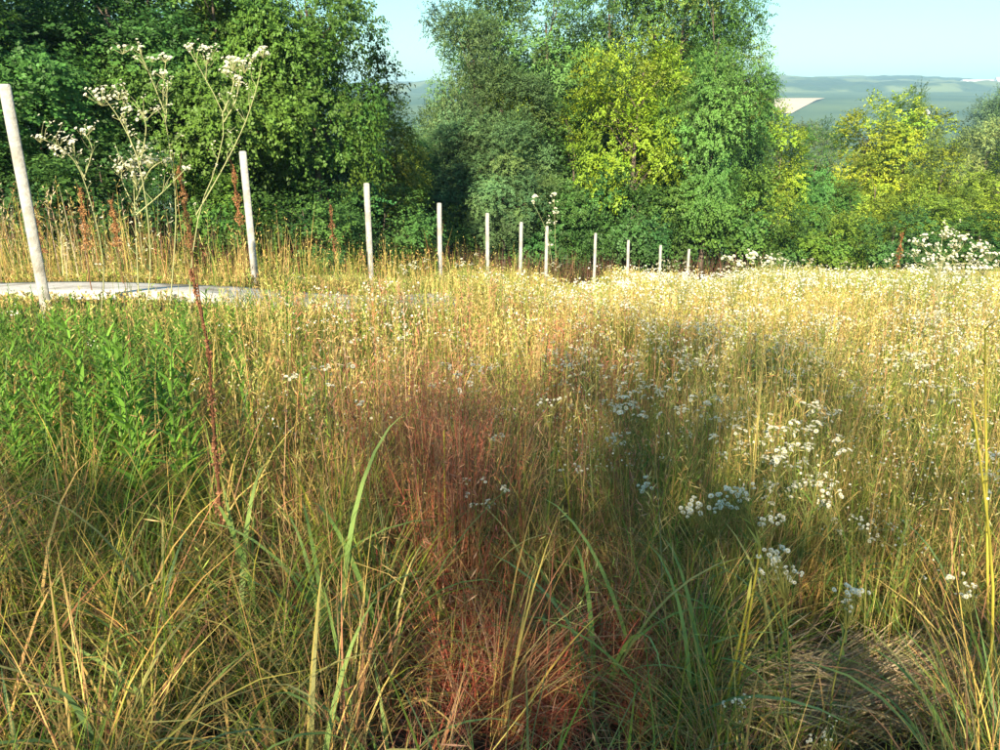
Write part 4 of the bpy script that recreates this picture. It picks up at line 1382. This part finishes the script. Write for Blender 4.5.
near_fleabane(745, 1.75, cluster(742, 700, 6, 10, 14, 4, 8), 'small whitish florets at the foot of the yellow stalk', 13)
near_fleabane(825, 1.6, cluster(822, 738, 7, 12, 6, 4, 8), 'grey-white florets low in the grass by the pale flattened hay', 14)

# --- yellow stalks, right foreground
def yellow_stalk(px, D, top, label, seed):
    r = np.random.default_rng(seed)
    X = X_at(px, D)
    gz = h1(X, D)
    root = np.array([X, D, gz])
    tip = pt(top[0], top[1], D) - root
    e = empty('yellow_stalk', root)
    st = Acc()
    P = catmull(np.array([[0, 0, -0.02], tip * 0.5 + r.normal(0, 0.012, 3), tip]), np.linspace(0, 2, 9))
    arc_stem(st, P, 0.0058, 0.003, (0.55, 0.47, 0.07))
    obj('stem', st.mesh('stalk_stem', True), M['weed'], e)
    for k in range(9):
        f = 2 + int(r.integers(0, 7))
        la = Acc()
        V, F, _ = blades(P[f:f + 1], np.array([r.uniform(0.04, 0.09)]), np.array([r.uniform(0.008, 0.014)]), np.array([r.random() * 6.28]), np.array([r.uniform(0.3, 0.8)]), np.array([r.uniform(0.2, 1.1)]), 4)
        la.add(V, F, np.array([0.40, 0.36, 0.07]) * r.uniform(0.7, 1.2))
        obj('leaf', la.mesh('stalk_leaf'), M['weed'], e)
    tag(e, label, 'weed', 'yellowed weed stalks')


yellow_stalk(728, 2.1, (760, 548), 'yellow weed stalk with small leaves under the dense daisy cluster', 1)
yellow_stalk(712, 2.05, (748, 600), 'thinner yellow stalk crossing the daisy-topped one', 2)
yellow_stalk(985, 2.2, (972, 400), 'tall golden stalk at the edge of the sunlit grass', 3)
yellow_stalk(990, 2.6, (985, 330), 'golden stalk behind the tall one at the sunlit edge', 4)
yellow_stalk(452, 2.9, (444, 430), 'yellow-green weed stalk beside the red-brown stems', 5)

# --- wide-bladed grass tussocks in the near grass; every blade is a part
blade_meshes = []
rb = np.random.default_rng(91)
for k in range(10):
    S = 9
    ac = Acc()
    V, F, P = blades(np.zeros((1, 3)), np.array([1.0]), np.array([0.021 + 0.012 * rb.random()]), np.array([0.0]), np.array([rb.uniform(0.05, 0.35)]), np.array([rb.uniform(0.9, 2.0)]), S, curl=rb.uniform(1.2, 2.4), prof=2.2)
    # fold along the midrib: lift the edges
    V = V.reshape(-1, 3)
    V[0:2 * S, 2] += 0.003
    t = np.append(np.repeat(np.arange(S) / S, 2), 1.0)[:, None]
    c0 = [np.array([0.085, 0.165, 0.03]), np.array([0.11, 0.19, 0.04]), np.array([0.17, 0.2, 0.05]), np.array([0.07, 0.13, 0.045])][k % 4]
    c1 = [np.array([0.16, 0.22, 0.05]), np.array([0.2, 0.26, 0.07]), np.array([0.36, 0.30, 0.1]), np.array([0.12, 0.19, 0.07])][k % 4]
    ac.add(V, F, 1.5 * (c0 * (1 - t) + c1 * t))
    me = ac.mesh('blade', True)
    me.materials.append(M['weed'])
    blade_meshes.append(me)
spots = [(310, 1.55, 9, 0.5), (380, 1.7, 8, 0.5), (455, 2.5, 6, 0.5), (560, 2.6, 5, 0.55), (640, 2.3, 5, 0.5), (230, 1.7, 8, 0.5), (120, 1.6, 8, 0.5), (40, 1.8, 8, 0.5),
         (260, 2.3, 8, 0.55), (330, 2.2, 9, 0.6), (690, 2.0, 7, 0.5), (870, 2.9, 8, 0.5), (950, 2.8, 8, 0.5), (985, 1.55, 7, 0.5), (170, 2.1, 7, 0.5), (390, 2.2, 7, 0.5), (590, 2.2, 7, 0.5), (780, 2.4, 7, 0.5), (60, 1.4, 6, 0.4), (690, 1.5, 5, 0.4)]
for k, (px, D, nb, Lb) in enumerate(spots):
    X = X_at(px, D)
    e = empty('grass_tussock', (X, D, h1(X, D)))
    for j in range(nb):
        b = obj('blade', blade_meshes[int(rb.integers(0, 10))], None, e)
        s = Lb * rb.uniform(0.85, 1.6)
        b.scale = (s, s * 0.8, s * rb.uniform(0.85, 1.1))
        b.rotation_euler = (rb.normal(0, 0.08), rb.normal(0, 0.08), rb.random() * 6.28)
        b.location = (rb.normal(0, 0.03), rb.normal(0, 0.03), -0.01)
    tag(e, 'arching green tussock of broad grass blades in the shaded foreground', 'grass tussock', 'broad-bladed tussocks in the shaded foreground')

# --- pale flattened hay and pale bent panicles
a = Acc()
rng = np.random.default_rng(101)
n = 2600
cx, cy = X_at(868, 2.36), 2.36
x = cx + rng.normal(0, 0.2, n)
y = cy + rng.normal(0, 0.09, n)
C = mixc(n, (np.array([0.58, 0.45, 0.26]), 3), (np.array([0.46, 0.33, 0.19]), 2), (np.array([0.36, 0.30, 0.12]), 1))
az = rng.normal(math.radians(12), 0.28, n) + np.where(rng.random(n) < 0.3, math.pi, 0)
L = rng.uniform(0.15, 0.34, n)
V, F, P = blades(np.stack([x, y, hgt(x, y) + 0.12 * rng.random(n) ** 1.5], -1), L, rng.uniform(0.0025, 0.0045, n), az, rng.uniform(0.8, 1.3, n), rng.uniform(0.1, 0.7, n), 4, az + math.pi / 2)
V = V.reshape(n, 9, 3)
tilt = np.sin(az + math.pi / 2)[:, None] * 0.0022
V[:, 0:8:2, 2] += tilt
V[:, 1:8:2, 2] -= tilt
a.add(V, F, np.repeat(C, 9, 0))
o = obj('flattened_hay', a.mesh('flattened_hay'), M['grass'])
tag(o, 'pale flattened patch of dry grass in the near right grass', 'dry grass', kind='stuff')

# red-brown dense stems in the middle
a = Acc()
n = 1000
core = rng.random(n) < 0.4
px = np.where(core, rng.normal(458, 20, n), rng.normal(415, 62, n))
D = np.where(core, rng.uniform(2.6, 3.5, n), rng.uniform(2.8, 4.8, n))
x = np.array([(p - 500) / FPX * (d * CP + (EYE + 0.163 * d - 0.3) * SP) for p, d in zip(px, D)])
L = cap_height(x, D, rng.uniform(0.45, 1.0, n), 300)
C = mixc(n, (RED, 2), (np.array([0.30, 0.14, 0.07]), 2), (np.array([0.40, 0.25, 0.13]), 3), (np.array([0.18, 0.04, 0.035]), 1.5))
C = np.where(core[:, None], mixc(n, (np.array([0.33, 0.105, 0.055]), 3), (np.array([0.36, 0.19, 0.10]), 2)), C)
P = emit(a, x, D, L, rng.uniform(0.0028, 0.0055, n), np.abs(rng.normal(0, 0.18, n)), rng.normal(0.1, 0.35, n), 4, C, prof=2)
pick = rng.random(n) < 0.5
panicle(a, P[pick], L[pick], C[pick] * 1.3, n=7, size=0.035, w=0.004)
o = obj('red_grass', a.mesh('red_grass'), M['grass'])
tag(o, 'dense clump of red-brown grass stems in the middle of the near meadow', 'dry grass', kind='stuff')


# --- haze over the valley
bx = (-4400, 4400)
by = (-420, 6900)
bz = (-60, 100)
hz = build_mesh('haze', [(x_, y_, z_) for z_ in bz for y_ in by for x_ in bx],
                [np.array([[0, 2, 3, 1], [4, 5, 7, 6], [0, 1, 5, 4], [2, 6, 7, 3], [0, 4, 6, 2], [1, 3, 7, 5]])])
m, n_, l_ = new_mat('haze')
out = n_.new('ShaderNodeOutputMaterial')
pv = n_.new('ShaderNodeVolumePrincipled')
pv.inputs['Color'].default_value = (0.45, 0.75, 1.0, 1)
pv.inputs['Density'].default_value = 0.00028
l_.new(pv.outputs[0], out.inputs['Volume'])
haze = obj('haze', hz, m)
tag(haze, 'pale blue haze over the valley', 'haze', kind='stuff')
